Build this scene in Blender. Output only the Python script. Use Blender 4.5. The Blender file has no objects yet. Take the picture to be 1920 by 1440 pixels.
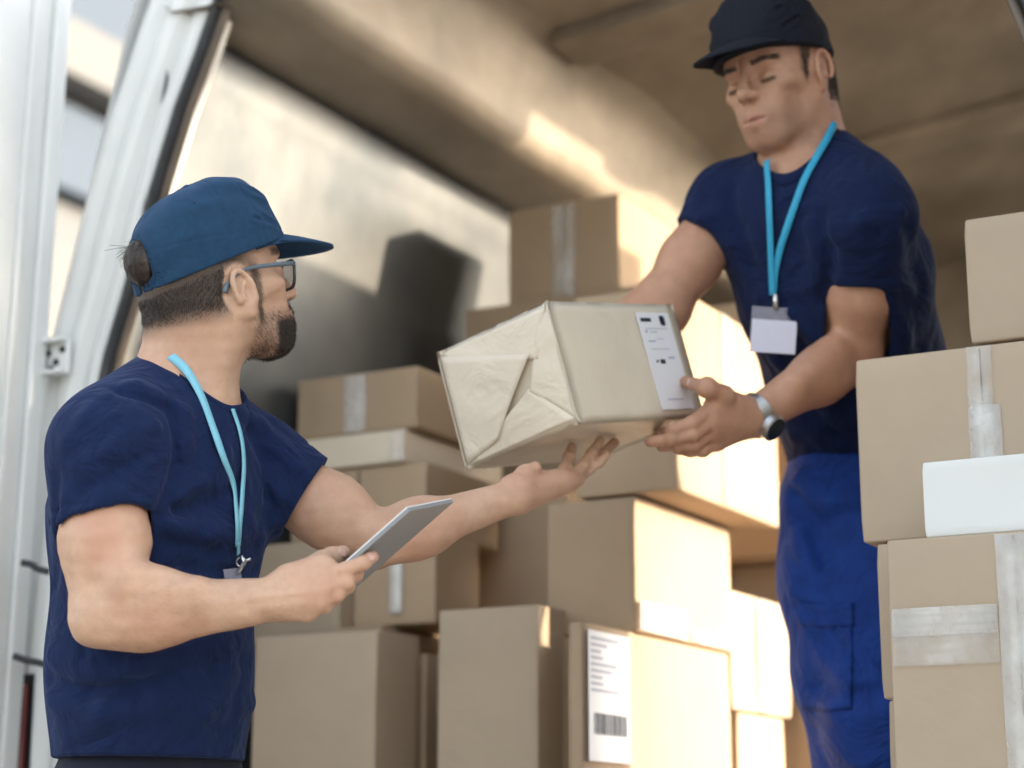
import bpy, bmesh, math, random
import numpy as np
from mathutils import Vector, Matrix
random.seed(7); RNG = np.random.default_rng(11)
PI = math.pi; R_ = math.radians
SC = bpy.context.scene; COL = SC.collection

# ------------------------------------------------------------------ camera
FPX = 3650.0; TH = R_(13.3)
CAM = np.array([0, 0, .88]); CR = np.array([1., 0, 0])
CF = np.array([0, math.cos(TH), math.sin(TH)]); CU = np.array([0, -math.sin(TH), math.cos(TH)])
cd = bpy.data.cameras.new('camera'); cam = bpy.data.objects.new('camera', cd); COL.objects.link(cam)
cam.location = CAM; cam.rotation_euler = (PI/2 + TH, 0, 0)
cd.sensor_width = 36; cd.lens = FPX/1920*36; cd.clip_start = .05; cd.clip_end = 3000
cd.dof.use_dof = True; cd.dof.focus_distance = 2.56; cd.dof.aperture_fstop = 2.6
SC.camera = cam
# van frame: s across the rear opening, l into the van, z up
YAW = R_(28.5)
VL = np.array([math.sin(YAW), math.cos(YAW), 0]); VW = np.array([math.cos(YAW), -math.sin(YAW), 0])
VO = np.array([-.724, 3.3995, 0])
def V(s, l, z): return VO + s*VW + l*VL + np.array([0, 0, z])
def ray(px, py): return (px-960)/FPX*CR + (720-py)/FPX*CU + CF
def W(px, py, d): return CAM + d*ray(px, py)
def nrm(v): v = np.asarray(v, float); return v/np.linalg.norm(v)

# ------------------------------------------------------------------ light
SUN_AZ, SUN_EL = R_(24), R_(10)
to_sun = math.cos(SUN_EL)*(math.cos(SUN_AZ)*VW + math.sin(SUN_AZ)*VL) + np.array([0, 0, math.sin(SUN_EL)])
w = bpy.data.worlds.new('World'); SC.world = w; w.use_nodes = True
nt = w.node_tree; bg = nt.nodes['Background']; sky = nt.nodes.new('ShaderNodeTexSky')
sky.sky_type = 'NISHITA'; sky.sun_disc = False; sky.sun_elevation = SUN_EL; sky.sun_rotation = math.atan2(to_sun[0], to_sun[1]); sky.dust_density = 2.0
hs = nt.nodes.new('ShaderNodeHueSaturation'); hs.inputs['Saturation'].default_value = .42
nt.links.new(sky.outputs[0], hs.inputs['Color']); nt.links.new(hs.outputs[0], bg.inputs[0])
bg.inputs[1].default_value = .15
sd = bpy.data.lights.new('sun', 'SUN'); sd.energy = 2.0; sd.angle = R_(.9); sd.color = (.80, .655, .485)
so = bpy.data.objects.new('sun', sd); COL.objects.link(so)
so.rotation_euler = Vector(to_sun).to_track_quat('Z', 'Y').to_euler(); so.location = (6, 2, 5)
SC.view_settings.view_transform = 'Standard'; SC.view_settings.look = 'None'
SC.view_settings.exposure = 2.58; SC.view_settings.gamma = 1
SC.cycles.max_bounces = 8; SC.cycles.diffuse_bounces = 5; SC.cycles.transparent_max_bounces = 10
SC.cycles.use_denoising = True
SC.cycles.sample_clamp_indirect = 6

# ------------------------------------------------------------------ materials
def mat(name, col, rough=.6, metal=0., noise=0., nscale=20., bump=0., bscale=60., spec=.5, sss=0., sheen=0., col2=None, stretch=None, coat=0., objvar=0., bdist=.002, wrinkle=None):
    m = bpy.data.materials.new(name); m.use_nodes = True; t = m.node_tree; p = t.nodes['Principled BSDF']
    p.inputs['Roughness'].default_value = rough; p.inputs['Metallic'].default_value = metal
    p.inputs['Specular IOR Level'].default_value = spec; p.inputs['Base Color'].default_value = (*col, 1)
    if sss: p.inputs['Subsurface Weight'].default_value = sss; p.inputs['Subsurface Radius'].default_value = (.6, .25, .15); p.inputs['Subsurface Scale'].default_value = .012
    if sheen: p.inputs['Sheen Weight'].default_value = sheen; p.inputs['Sheen Roughness'].default_value = .5; p.inputs['Sheen Tint'].default_value = (.35, .5, 1, 1)
    if coat: p.inputs['Coat Weight'].default_value = coat; p.inputs['Coat Roughness'].default_value = .15
    tc = t.nodes.new('ShaderNodeTexCoord'); mp = t.nodes.new('ShaderNodeMapping'); t.links.new(tc.outputs['Object'], mp.inputs[0])
    if stretch: mp.inputs['Scale'].default_value = stretch
    last = None
    if noise or col2:
        n = t.nodes.new('ShaderNodeTexNoise'); n.inputs['Scale'].default_value = nscale; n.inputs['Detail'].default_value = 6; n.inputs['Roughness'].default_value = .6
        t.links.new(mp.outputs[0], n.inputs['Vector'])
        r = t.nodes.new('ShaderNodeValToRGB'); r.color_ramp.elements[0].position = .32; r.color_ramp.elements[1].position = .68
        c2 = col2 or tuple(c*(1+noise) for c in col); c1 = col if col2 else tuple(c*(1-noise) for c in col)
        r.color_ramp.elements[0].color = (*c1, 1); r.color_ramp.elements[1].color = (*c2, 1)
        t.links.new(n.outputs[0], r.inputs[0]); last = r.outputs[0]
    if last and objvar:
        oi = t.nodes.new('ShaderNodeObjectInfo'); mr = t.nodes.new('ShaderNodeMapRange'); mr.inputs[3].default_value = 1-objvar; mr.inputs[4].default_value = 1+objvar
        t.links.new(oi.outputs['Random'], mr.inputs[0]); h = t.nodes.new('ShaderNodeHueSaturation')
        t.links.new(mr.outputs[0], h.inputs['Value']); t.links.new(last, h.inputs['Color']); last = h.outputs[0]
    if last: t.links.new(last, p.inputs['Base Color'])
    if bump:
        b = t.nodes.new('ShaderNodeTexNoise'); b.inputs['Scale'].default_value = bscale; b.inputs['Detail'].default_value = 5
        t.links.new(mp.outputs[0], b.inputs['Vector']); bp = t.nodes.new('ShaderNodeBump'); bp.inputs['Strength'].default_value = bump; bp.inputs['Distance'].default_value = bdist
        t.links.new(b.outputs[0], bp.inputs['Height']); t.links.new(bp.outputs[0], p.inputs['Normal'])
    if wrinkle:
        wn = t.nodes.new('ShaderNodeTexNoise'); wn.inputs['Scale'].default_value = wrinkle[0]; wn.inputs['Detail'].default_value = 3; wn.inputs['Distortion'].default_value = 1.6
        t.links.new(mp.outputs[0], wn.inputs['Vector']); wb = t.nodes.new('ShaderNodeBump'); wb.inputs['Strength'].default_value = .8; wb.inputs['Distance'].default_value = wrinkle[1]
        t.links.new(wn.outputs[0], wb.inputs['Height']); 
        if bump: t.links.new(wb.outputs[0], bp.inputs['Normal'])
        else: t.links.new(wb.outputs[0], p.inputs['Normal'])
    return m

def skin_mat(name, base, red, beard):
    m = mat(name, base, .52, noise=.10, nscale=45, bump=.45, bscale=420, sss=.07, spec=.45, bdist=.0008)
    t = m.node_tree; p = t.nodes['Principled BSDF']; last = p.inputs['Base Color'].links[0].from_socket
    n2 = t.nodes.new('ShaderNodeTexNoise'); n2.inputs['Scale'].default_value = 9; tc = [n for n in t.nodes if n.type == 'TEX_COORD'][0]
    t.links.new(tc.outputs['Object'], n2.inputs['Vector'])
    def mixc(fac, c, src):
        x = t.nodes.new('ShaderNodeMix'); x.data_type = 'RGBA'; t.links.new(fac, x.inputs[0]); t.links.new(src, x.inputs[6]); x.inputs[7].default_value = (*c, 1); return x.outputs[2]
    mr = t.nodes.new('ShaderNodeMapRange'); mr.inputs[1].default_value = .42; mr.inputs[2].default_value = .72; mr.inputs[4].default_value = .6
    t.links.new(n2.outputs[0], mr.inputs[0]); last = mixc(mr.outputs[0], red, last)
    at = t.nodes.new('ShaderNodeAttribute'); at.attribute_name = 'mask'; sp = t.nodes.new('ShaderNodeSeparateColor'); t.links.new(at.outputs['Color'], sp.inputs[0])
    # stubble: fine dark speckle inside the mask
    vn = t.nodes.new('ShaderNodeTexNoise'); vn.inputs['Scale'].default_value = 650; t.links.new(tc.outputs['Object'], vn.inputs['Vector'])
    m2 = t.nodes.new('ShaderNodeMapRange'); m2.inputs[1].default_value = .3; m2.inputs[2].default_value = .6; m2.inputs[3].default_value = .88; m2.inputs[4].default_value = 1.
    t.links.new(vn.outputs[0], m2.inputs[0]); mu = t.nodes.new('ShaderNodeMath'); mu.operation = 'MULTIPLY'; t.links.new(m2.outputs[0], mu.inputs[0]); t.links.new(sp.outputs[0], mu.inputs[1])
    last = mixc(mu.outputs[0], beard, last)
    last = mixc(sp.outputs[1], (.42, .17, .14), last)
    last = mixc(sp.outputs[2], (.012, .008, .006), last)
    t.links.new(last, p.inputs['Base Color']); return m

def tape_mat(name, alpha=.34, tint=(.86, .85, .83)):
    m = mat(name, tint, .14, noise=.01, nscale=18, bump=.16, bscale=16, stretch=(1.7, 1.7, 1.), spec=.6, bdist=.002)
    t = m.node_tree; p = t.nodes['Principled BSDF']
    n = t.nodes.new('ShaderNodeTexNoise'); n.inputs['Scale'].default_value = 16; n.inputs['Detail'].default_value = 4; mp = [k for k in t.nodes if k.type == 'MAPPING'][0]; t.links.new(mp.outputs[0], n.inputs['Vector'])
    mr = t.nodes.new('ShaderNodeMapRange'); mr.inputs[1].default_value = .4; mr.inputs[2].default_value = .7; mr.inputs[3].default_value = alpha-.06; mr.inputs[4].default_value = min(1, alpha+.14)
    t.links.new(n.outputs[0], mr.inputs[0]); t.links.new(mr.outputs[0], p.inputs['Alpha']); return m

M = {}
M['kraft'] = mat('cardboard', (.41, .305, .207), .8, noise=.06, nscale=4, bump=.06, bscale=70, objvar=.13, spec=.25, wrinkle=(3.2, .010))
M['kraft_pale'] = mat('pale_cardboard', (.435, .345, .255), .8, noise=.05, nscale=4, bump=.06, bscale=70, objvar=.05, spec=.25, wrinkle=(4, .006))
M['white_card'] = mat('white_cardboard', (.74, .745, .73), .7, noise=.02, nscale=5, bump=.06, bscale=50)
M['wrap'] = mat('wrapping_paper', (.68, .59, .47), .55, noise=.03, nscale=16, bump=.3, bscale=30, bdist=.002, spec=.4, wrinkle=(9, .004))
M['wrap_fold'] = mat('crinkled_wrapping_paper', (.70, .615, .50), .5, noise=.03, nscale=16, bump=.3, bscale=40, bdist=.003, spec=.45, wrinkle=(14, .006))
M['tape'] = tape_mat('clear_tape'); M['tape_glint'] = tape_mat('painted_glint_tape', .62, (.93, .92, .89)); M['tape_soft'] = tape_mat('thin_clear_tape', .19)  # second tape: sun glints put in as whiter, more opaque colour
M['label'] = mat('label_paper', (.80, .80, .83), .5, noise=.01)
M['flap_gap_shade'] = mat('shadowed_flap_gap', (.09, .06, .038), .8)  # dark brown painted for the shade inside the flap joint
M['ink'] = mat('ink', (.03, .035, .06), .6); M['ink_pale'] = mat('pale_ink', (.42, .44, .52), .6)
M['white_paint'] = mat('white_vehicle_paint', (.72, .735, .73), .38, noise=.05, nscale=5, bump=.05, bscale=12, coat=.3)
M['rubber'] = mat('rubber_seal', (.02, .024, .03), .45, noise=.3, nscale=30)
M['brown_trim'] = mat('brown_trim', (.10, .075, .055), .5, noise=.2, nscale=20)
M['metal_dark'] = mat('dark_metal', (.05, .05, .055), .4, .8)
M['steel'] = mat('steel', (.55, .55, .55), .3, 1.)
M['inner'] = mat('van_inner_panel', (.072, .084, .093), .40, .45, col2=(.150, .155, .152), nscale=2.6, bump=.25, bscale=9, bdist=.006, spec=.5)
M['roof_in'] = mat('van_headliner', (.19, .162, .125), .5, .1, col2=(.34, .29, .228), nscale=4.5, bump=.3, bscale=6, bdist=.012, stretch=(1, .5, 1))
M['floor'] = mat('van_floor_board', (.16, .12, .09), .6, noise=.2, nscale=8)
M['tail'] = mat('tail_lamp', (.14, .012, .01), .12, coat=.6)
M['asphalt'] = mat('pale_concrete_ground', (.28, .265, .24), .85, noise=.18, nscale=3, bump=.5, bscale=200)
M['facade'] = mat('pale_facade', (.085, .106, .135), .9, noise=.06, nscale=1, spec=.03); M['facade_white'] = mat('white_beam', (.16, .16, .16), .9, noise=.04, nscale=1, spec=.03)
M['facade_dark'] = mat('dark_band', (.035, .04, .045), .4)
M['shirt'] = mat('navy_cotton', (.0060, .0145, .056), .92, noise=.12, nscale=60, bump=.25, bscale=900, sheen=.10, spec=.2, bdist=.0006, wrinkle=(11, .022))
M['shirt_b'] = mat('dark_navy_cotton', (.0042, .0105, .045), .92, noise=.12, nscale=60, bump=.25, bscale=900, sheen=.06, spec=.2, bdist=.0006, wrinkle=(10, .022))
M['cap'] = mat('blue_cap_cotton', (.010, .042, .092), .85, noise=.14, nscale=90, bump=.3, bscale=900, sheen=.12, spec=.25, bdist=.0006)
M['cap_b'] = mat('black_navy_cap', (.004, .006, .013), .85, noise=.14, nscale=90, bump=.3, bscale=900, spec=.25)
M['pants_b'] = mat('royal_blue_workwear', (.008, .040, .225), .8, noise=.14, nscale=30, bump=.3, bscale=600, sheen=.08, spec=.25, wrinkle=(8, .035))
M['pants_a'] = mat('dark_navy_trousers', (.006, .009, .025), .85, noise=.12, nscale=30, bump=.3, bscale=600)
M['shoe'] = mat('black_shoe', (.015, .014, .014), .5)
M['skin_a'] = skin_mat('pale_skin', (.54, .34, .235), (.50, .25, .165), (.022, .014, .010))
M['skin_b'] = skin_mat('tanned_skin', (.45, .245, .158), (.40, .18, .11), (.05, .03, .022))
M['arm_hair'] = mat('fine_arm_hair', (.13, .075, .045), .5)
M['hair'] = mat('dark_brown_hair', (.022, .013, .009), .45, noise=.4, nscale=40)
M['lanyard'] = mat('cyan_ribbon', (.21, .52, .66), .6, noise=.05, nscale=60, bump=.2, bscale=700)
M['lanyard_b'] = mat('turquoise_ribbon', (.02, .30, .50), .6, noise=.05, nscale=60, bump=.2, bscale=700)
M['frame'] = mat('black_glasses_frame', (.012, .016, .022), .2, coat=.5); M['temple'] = mat('slate_temple', (.10, .13, .16), .3)
M['badge'] = mat('badge_card', (.62, .63, .76), .35, noise=.03, nscale=14)
M['tablet'] = mat('grey_aluminium', (.27, .285, .31), .4, .1, noise=.02); M['tablet_rim'] = mat('white_rim_highlight', (.78, .78, .8), .3)  # white bezel, its colour lightened for the highlight along the edge
M['screen'] = mat('dark_screen', (.01, .01, .012), .1); M['dial'] = mat('watch_dial', (.012, .02, .022), .12, coat=.6)
M['nail'] = mat('fingernail', (.60, .36, .29), .3)
def glass(name, tint, a):
    m = mat(name, tint, .05, spec=.6); m.node_tree.nodes['Principled BSDF'].inputs['Alpha'].default_value = a; return m
M['lens'] = glass('smoky_lens', (.20, .19, .16), .26); M['clear'] = glass('clear_plastic', (.5, .5, .6), .3)

# ------------------------------------------------------------------ object helpers
def tag(o, label, cat, group=None):
    o['label'] = label; o['category'] = cat
    if group: o['group'] = group
    return o
def link(name, me, m=None, parent=None):
    o = bpy.data.objects.new(name, me); COL.objects.link(o)
    if m is not None: me.materials.append(m)
    if parent is not None: o.parent = parent
    return o
def mesh_np(name, v, faces, m, parent=None, smooth=True, loc=None):
    """v Nx3, faces Kx4 or Kx3 array"""
    me = bpy.data.meshes.new(name); v = np.asarray(v, np.float32); f = np.asarray(faces, np.int32); k = f.shape[1]
    me.vertices.add(len(v)); me.vertices.foreach_set('co', v.ravel()); me.loops.add(f.size); me.loops.foreach_set('vertex_index', f.ravel())
    me.polygons.add(len(f)); me.polygons.foreach_set('loop_start', np.arange(0, f.size, k, dtype=np.int32)); me.polygons.foreach_set('loop_total', np.full(len(f), k, np.int32))
    if smooth: me.polygons.foreach_set('use_smooth', np.ones(len(f), bool))
    me.update(calc_edges=True); me.validate()
    return link(name, me, m, parent)
def bm_obj(name, bm, m, parent=None, smooth=False, ms=None):
    me = bpy.data.meshes.new(name); bmesh.ops.recalc_face_normals(bm, faces=bm.faces); bm.to_mesh(me); bm.free()
    if smooth:
        for p in me.polygons: p.use_smooth = True
    o = link(name, me, m, parent)
    for x in ms or []: me.materials.append(x)
    return o
def empty(name, loc, parent=None):
    o = bpy.data.objects.new(name, None); COL.objects.link(o); o.location = loc; o.empty_display_size = .05
    if parent: o.parent = parent
    return o
def reparent(o, p):
    o.parent = p; o.matrix_parent_inverse = Matrix.Translation(-Vector(p.location)) if p.type == 'EMPTY' else p.matrix_world.inverted(); return o
def obox(bm, c, ax, half, bev=0., seg=2):
    """oriented box: centre c, 3 axes, half sizes"""
    r = bmesh.ops.create_cube(bm, size=2); vs = r['verts']
    mm = Matrix([[ax[j][i]*half[j] for j in range(3)] + [c[i]] for i in range(3)] + [[0, 0, 0, 1]])
    for v in vs: v.co = mm @ v.co
    if bev:
        es = list({e for v in vs for e in v.link_edges}); bmesh.ops.bevel(bm, geom=es, offset=bev, segments=seg, affect='EDGES', profile=.6)
def vbox(bm, s0, s1, l0, l1, z0, z1, bev=0.): obox(bm, V((s0+s1)/2, (l0+l1)/2, (z0+z1)/2), (VW, VL, (0, 0, 1)), ((s1-s0)/2, (l1-l0)/2, (z1-z0)/2), bev)
def tube(bm, pts, rad, seg=10, closed=False, flat=None):
    pts = [Vector(p) for p in pts]; n = len(pts); rings = []; up = None
    for i, p in enumerate(pts):
        a = pts[i-1] if (i or closed) else p; b = pts[(i+1) % n] if (i < n-1 or closed) else p
        t = (b-a).normalized()
        if up is None: up = t.orthogonal().normalized()
        up = (up - t*up.dot(t)).normalized(); s = t.cross(up); r = rad[i] if hasattr(rad, '__len__') else rad
        rings.append([bm.verts.new(p + r*(math.cos(2*PI*k/seg)*up + math.sin(2*PI*k/seg)*s)) for k in range(seg)])
    for i in range(n if closed else n-1):
        A, B = rings[i], rings[(i+1) % n]
        for k in range(seg): bm.faces.new((A[k], A[(k+1) % seg], B[(k+1) % seg], B[k]))
    if not closed: bm.faces.new(rings[0][::-1]); bm.faces.new(rings[-1])
def ribbon(bm, pts, nrms, width, th):
    rings = []
    for i, p in enumerate(pts):
        a = pts[max(i-1, 0)]; b = pts[min(i+1, len(pts)-1)]; t = nrm(b-a); n = nrm(nrms[i]-t*np.dot(nrms[i], t)); s = np.cross(t, n); wd = width[i] if hasattr(width, '__len__') else width
        rings.append([bm.verts.new(Vector(p + s*x*wd/2 + n*y*th/2)) for x, y in ((-1, -1), (1, -1), (1, 1), (-1, 1))])
    for A, B in zip(rings, rings[1:]):
        for k in range(4): bm.faces.new((A[k], A[(k+1) % 4], B[(k+1) % 4], B[k]))
    bm.faces.new(rings[0][::-1]); bm.faces.new(rings[-1])
def smooth_path(P, n=40):
    P = [np.asarray(p, float) for p in P]; P = [2*P[0]-P[1]] + P + [2*P[-1]-P[-2]]; out = []
    for i in range(1, len(P)-2):
        m = max(2, n//(len(P)-3))
        for k in range(m):
            t = k/m; a, b, c, d = P[i-1:i+3]
            out.append(.5*((2*b) + (c-a)*t + (2*a-5*b+4*c-d)*t*t + (3*b-a-3*c+d)*t**3))
    out.append(P[-2]); return out

# ------------------------------------------------------------------ signed distance modelling
class Field:
    def __init__(s, lo, hi, h):
        s.lo = np.array(lo, float); s.h = h; s.n = np.ceil((np.array(hi)-s.lo)/h).astype(int)+1
        s.F = np.full(s.n, .2, np.float32); s.ax = [(s.lo[i]+h*np.arange(s.n[i])).astype(np.float32) for i in range(3)]
    def win(s, lo, hi, m):
        a = np.clip(np.floor((np.array(lo)-m-s.lo)/s.h).astype(int), 0, s.n); b = np.clip(np.ceil((np.array(hi)+m-s.lo)/s.h).astype(int)+1, 0, s.n)
        sl = tuple(slice(a[i], b[i]) for i in range(3))
        return sl, s.ax[0][sl[0]][:, None, None], s.ax[1][sl[1]][None, :, None], s.ax[2][sl[2]][None, None, :]
    def put(s, prim, k=.01, op='add'):
        fn, lo, hi = prim; sl, X, Y, Z = s.win(lo, hi, k+3*s.h)
        if X.size == 0 or Y.size == 0 or Z.size == 0: return
        d = fn(X, Y, Z).astype(np.float32); A = s.F[sl]
        if op == 'sub':
            d = -d; t = np.maximum(k-np.abs(A-d), 0)/k; s.F[sl] = np.maximum(A, d)+t*t*k*.25
        else:
            t = np.maximum(k-np.abs(A-d), 0)/k; s.F[sl] = np.minimum(A, d)-t*t*k*.25
    def bulge(s, pts, amp, wd):
        for a, b in zip(pts, pts[1:]):
            fn, lo, hi = cap(a, b, 0, 0); sl, X, Y, Z = s.win(lo, hi, 2.6*wd); 
            if X.size and Y.size and Z.size: s.F[sl] -= (amp*np.exp(-(fn(X, Y, Z)/wd)**2)).astype(np.float32)
    def cut(s, p, n):
        n = nrm(n); X, Y, Z = s.ax[0][:, None, None], s.ax[1][None, :, None], s.ax[2][None, None, :]
        s.F = np.maximum(s.F, ((X-p[0])*n[0]+(Y-p[1])*n[1]+(Z-p[2])*n[2]).astype(np.float32))
    def noise(s, amp, waves, seed, band=.02):
        r = np.random.default_rng(seed); idx = np.argwhere(np.abs(s.F) < band); P = s.lo+idx*s.h; wv = sum(np.sin(P@k+ph+1.3*np.sin(P@k2)) for k, k2, ph in [(r.normal(size=3)*f, r.normal(size=3)*f*.6, r.uniform(0, 6)) for f in waves])
        s.F[tuple(idx.T)] -= (amp*wv/len(waves)).astype(np.float32)
    def sample(s, P):
        q = (np.atleast_2d(P)-s.lo)/s.h; i = np.clip(np.floor(q).astype(int), 0, s.n-2); t = q-i; out = 0
        for dx in (0, 1):
            for dy in (0, 1):
                for dz in (0, 1):
                    wt = (t[:, 0] if dx else 1-t[:, 0])*(t[:, 1] if dy else 1-t[:, 1])*(t[:, 2] if dz else 1-t[:, 2])
                    out = out+wt*s.F[i[:, 0]+dx, i[:, 1]+dy, i[:, 2]+dz]
        return out
    def grad(s, P):
        P = np.atleast_2d(P); e = s.h; g = np.stack([s.sample(P+np.eye(3)[i]*e)-s.sample(P-np.eye(3)[i]*e) for i in range(3)], 1)
        return g/np.maximum(np.linalg.norm(g, axis=1, keepdims=True), 1e-9)
    def hit(s, px, py, d0=2.2, d1=3.6):
        """first point of the surface along the sight line"""
        D = np.arange(d0, d1, s.h*.6); P = CAM+D[:, None]*ray(px, py); ok = np.all((P > s.lo+s.h) & (P < s.lo+s.h*(s.n-2)), axis=1)
        if not ok.any(): return None
        f = np.where(ok, s.sample(np.where(ok[:, None], P, s.lo+s.h*2)), 1); j = np.argmax(f < 0)
        return P[j] if f[j] < 0 else None
    def mesh(s, name, m, parent=None, relax=1):
        F = s.F; n = s.n; I = (F < 0); cnt = np.zeros(n-1, np.uint8)
        cs = [(a, b, c) for a in (0, 1) for b in (0, 1) for c in (0, 1)]
        sh = lambda A, c: A[c[0]:n[0]-1+c[0], c[1]:n[1]-1+c[1], c[2]:n[2]-1+c[2]]
        for c in cs: cnt += sh(I, c)
        act = (cnt > 0) & (cnt < 8); idx = np.argwhere(act); N = len(idx); ident = np.full(n-1, -1, np.int32); ident[act] = np.arange(N)
        vals = {c: F[idx[:, 0]+c[0], idx[:, 1]+c[1], idx[:, 2]+c[2]] for c in cs}; acc = np.zeros((N, 3)); w = np.zeros(N)
        for a in cs:
            for ax in range(3):
                if a[ax] == 0:
                    b = tuple(1 if i == ax else a[i] for i in range(3)); va, vb = vals[a], vals[b]; x = (va < 0) != (vb < 0); t = np.where(x, va/np.where(x, va-vb, 1), 0)
                    p = np.array(a, float)[None, :].repeat(N, 0); p[:, ax] += t; acc += p*x[:, None]; w += x
        P = s.lo+(idx+acc/w[:, None])*s.h; quads = []
        for ax in range(3):
            o = [i for i in range(3) if i != ax]; sl0 = [slice(1, n[i]-1) for i in range(3)]; sl0[ax] = slice(0, n[ax]-1); sl1 = list(sl0); sl1[ax] = slice(1, n[ax])
            A, B = I[tuple(sl0)], I[tuple(sl1)]; e = np.argwhere(A != B); inside = A[A != B]
            e = e+np.array([0 if i == ax else 1 for i in range(3)]); u = np.eye(3, dtype=int)[(ax+1) % 3]; v = np.eye(3, dtype=int)[(ax+2) % 3]
            q = np.stack([ident[tuple((e-u*a-v*b).T)] for a, b in ((1, 1), (0, 1), (0, 0), (1, 0))], 1); q[~inside] = q[~inside][:, ::-1]; quads.append(q)
        q = np.concatenate(quads); q = q[(q >= 0).all(1)]
        for _ in range(relax):
            S = np.zeros_like(P); c = np.zeros(N)
            for i in range(4):
                for j in ((i+1) % 4, (i-1) % 4): np.add.at(S, q[:, i], P[q[:, j]]) if False else None
            for i in range(4):
                j = (i+1) % 4
                for k in range(3): S[:, k] += np.bincount(q[:, i], P[q[:, j], k], N)+np.bincount(q[:, j], P[q[:, i], k], N)
                c += np.bincount(q[:, i], minlength=N)+np.bincount(q[:, j], minlength=N)
            P = P*.4+S/np.maximum(c, 1)[:, None]*.6
        o = mesh_np(name, P, q, m, parent); return o, P

def cap(a, b, ra, rb, n=None, q=1.):
    a = np.asarray(a, float); b = np.asarray(b, float); ba = b-a; L2 = max(ba@ba, 1e-12); rm = max(ra, rb)
    def fn(X, Y, Z):
        x, y, z = X-a[0], Y-a[1], Z-a[2]; t = np.clip((x*ba[0]+y*ba[1]+z*ba[2])/L2, 0, 1); x = x-t*ba[0]; y = y-t*ba[1]; z = z-t*ba[2]; s = x*x+y*y+z*z
        if n is not None: s = s+(q*q-1)*(x*n[0]+y*n[1]+z*n[2])**2
        return np.sqrt(s)-(ra+(rb-ra)*t)
    return fn, np.minimum(a, b)-rm, np.maximum(a, b)+rm
def ell(c, r, A=None):
    c = np.asarray(c, float); A = np.eye(3) if A is None else A; r = np.asarray(r, float)
    def fn(X, Y, Z):
        x, y, z = X-c[0], Y-c[1], Z-c[2]; p = [(x*A[0, i]+y*A[1, i]+z*A[2, i]) for i in range(3)]
        k0 = np.sqrt(sum((p[i]/r[i])**2 for i in range(3))); k1 = np.sqrt(sum((p[i]/r[i]**2)**2 for i in range(3))); return k0*(k0-1)/np.maximum(k1, 1e-6)
    e = np.abs(A)@r; return fn, c-e, c+e
def both(p, fn2):
    return (lambda X, Y, Z: np.maximum(p[0](X, Y, Z), fn2(X, Y, Z))), p[1], p[2]
def plane(p, n):
    n = nrm(n); return lambda X, Y, Z: (X-p[0])*n[0]+(Y-p[1])*n[1]+(Z-p[2])*n[2]

class Frame:
    """head frame: x forward, y to the person's left, z up"""
    def __init__(s, c, yaw_dir, pitch, roll=0., size=1., zs=1., ez=-.010):
        s.S = size; s.zs = zs; s.ez = ez
        f = nrm([yaw_dir[0], yaw_dir[1], 0]); l = np.cross([0, 0, 1], f); f2 = f*math.cos(pitch)+np.array([0, 0, 1])*math.sin(pitch); u = np.cross(f2, l)
        l2 = l*math.cos(roll)+u*math.sin(roll); u2 = np.cross(f2, l2); s.A = np.stack([f2, l2, u2], 1); s.c = np.asarray(c, float)
    def w(s, x, y, z): return s.c+s.A@np.array([x, y, z*(s.zs if z < 0 else 1)])*s.S
    def loc(s, P):
        q = (P-s.c)@s.A/s.S; q[..., 2] = np.where(q[..., 2] < 0, q[..., 2]/s.zs, q[..., 2]); return q

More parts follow.
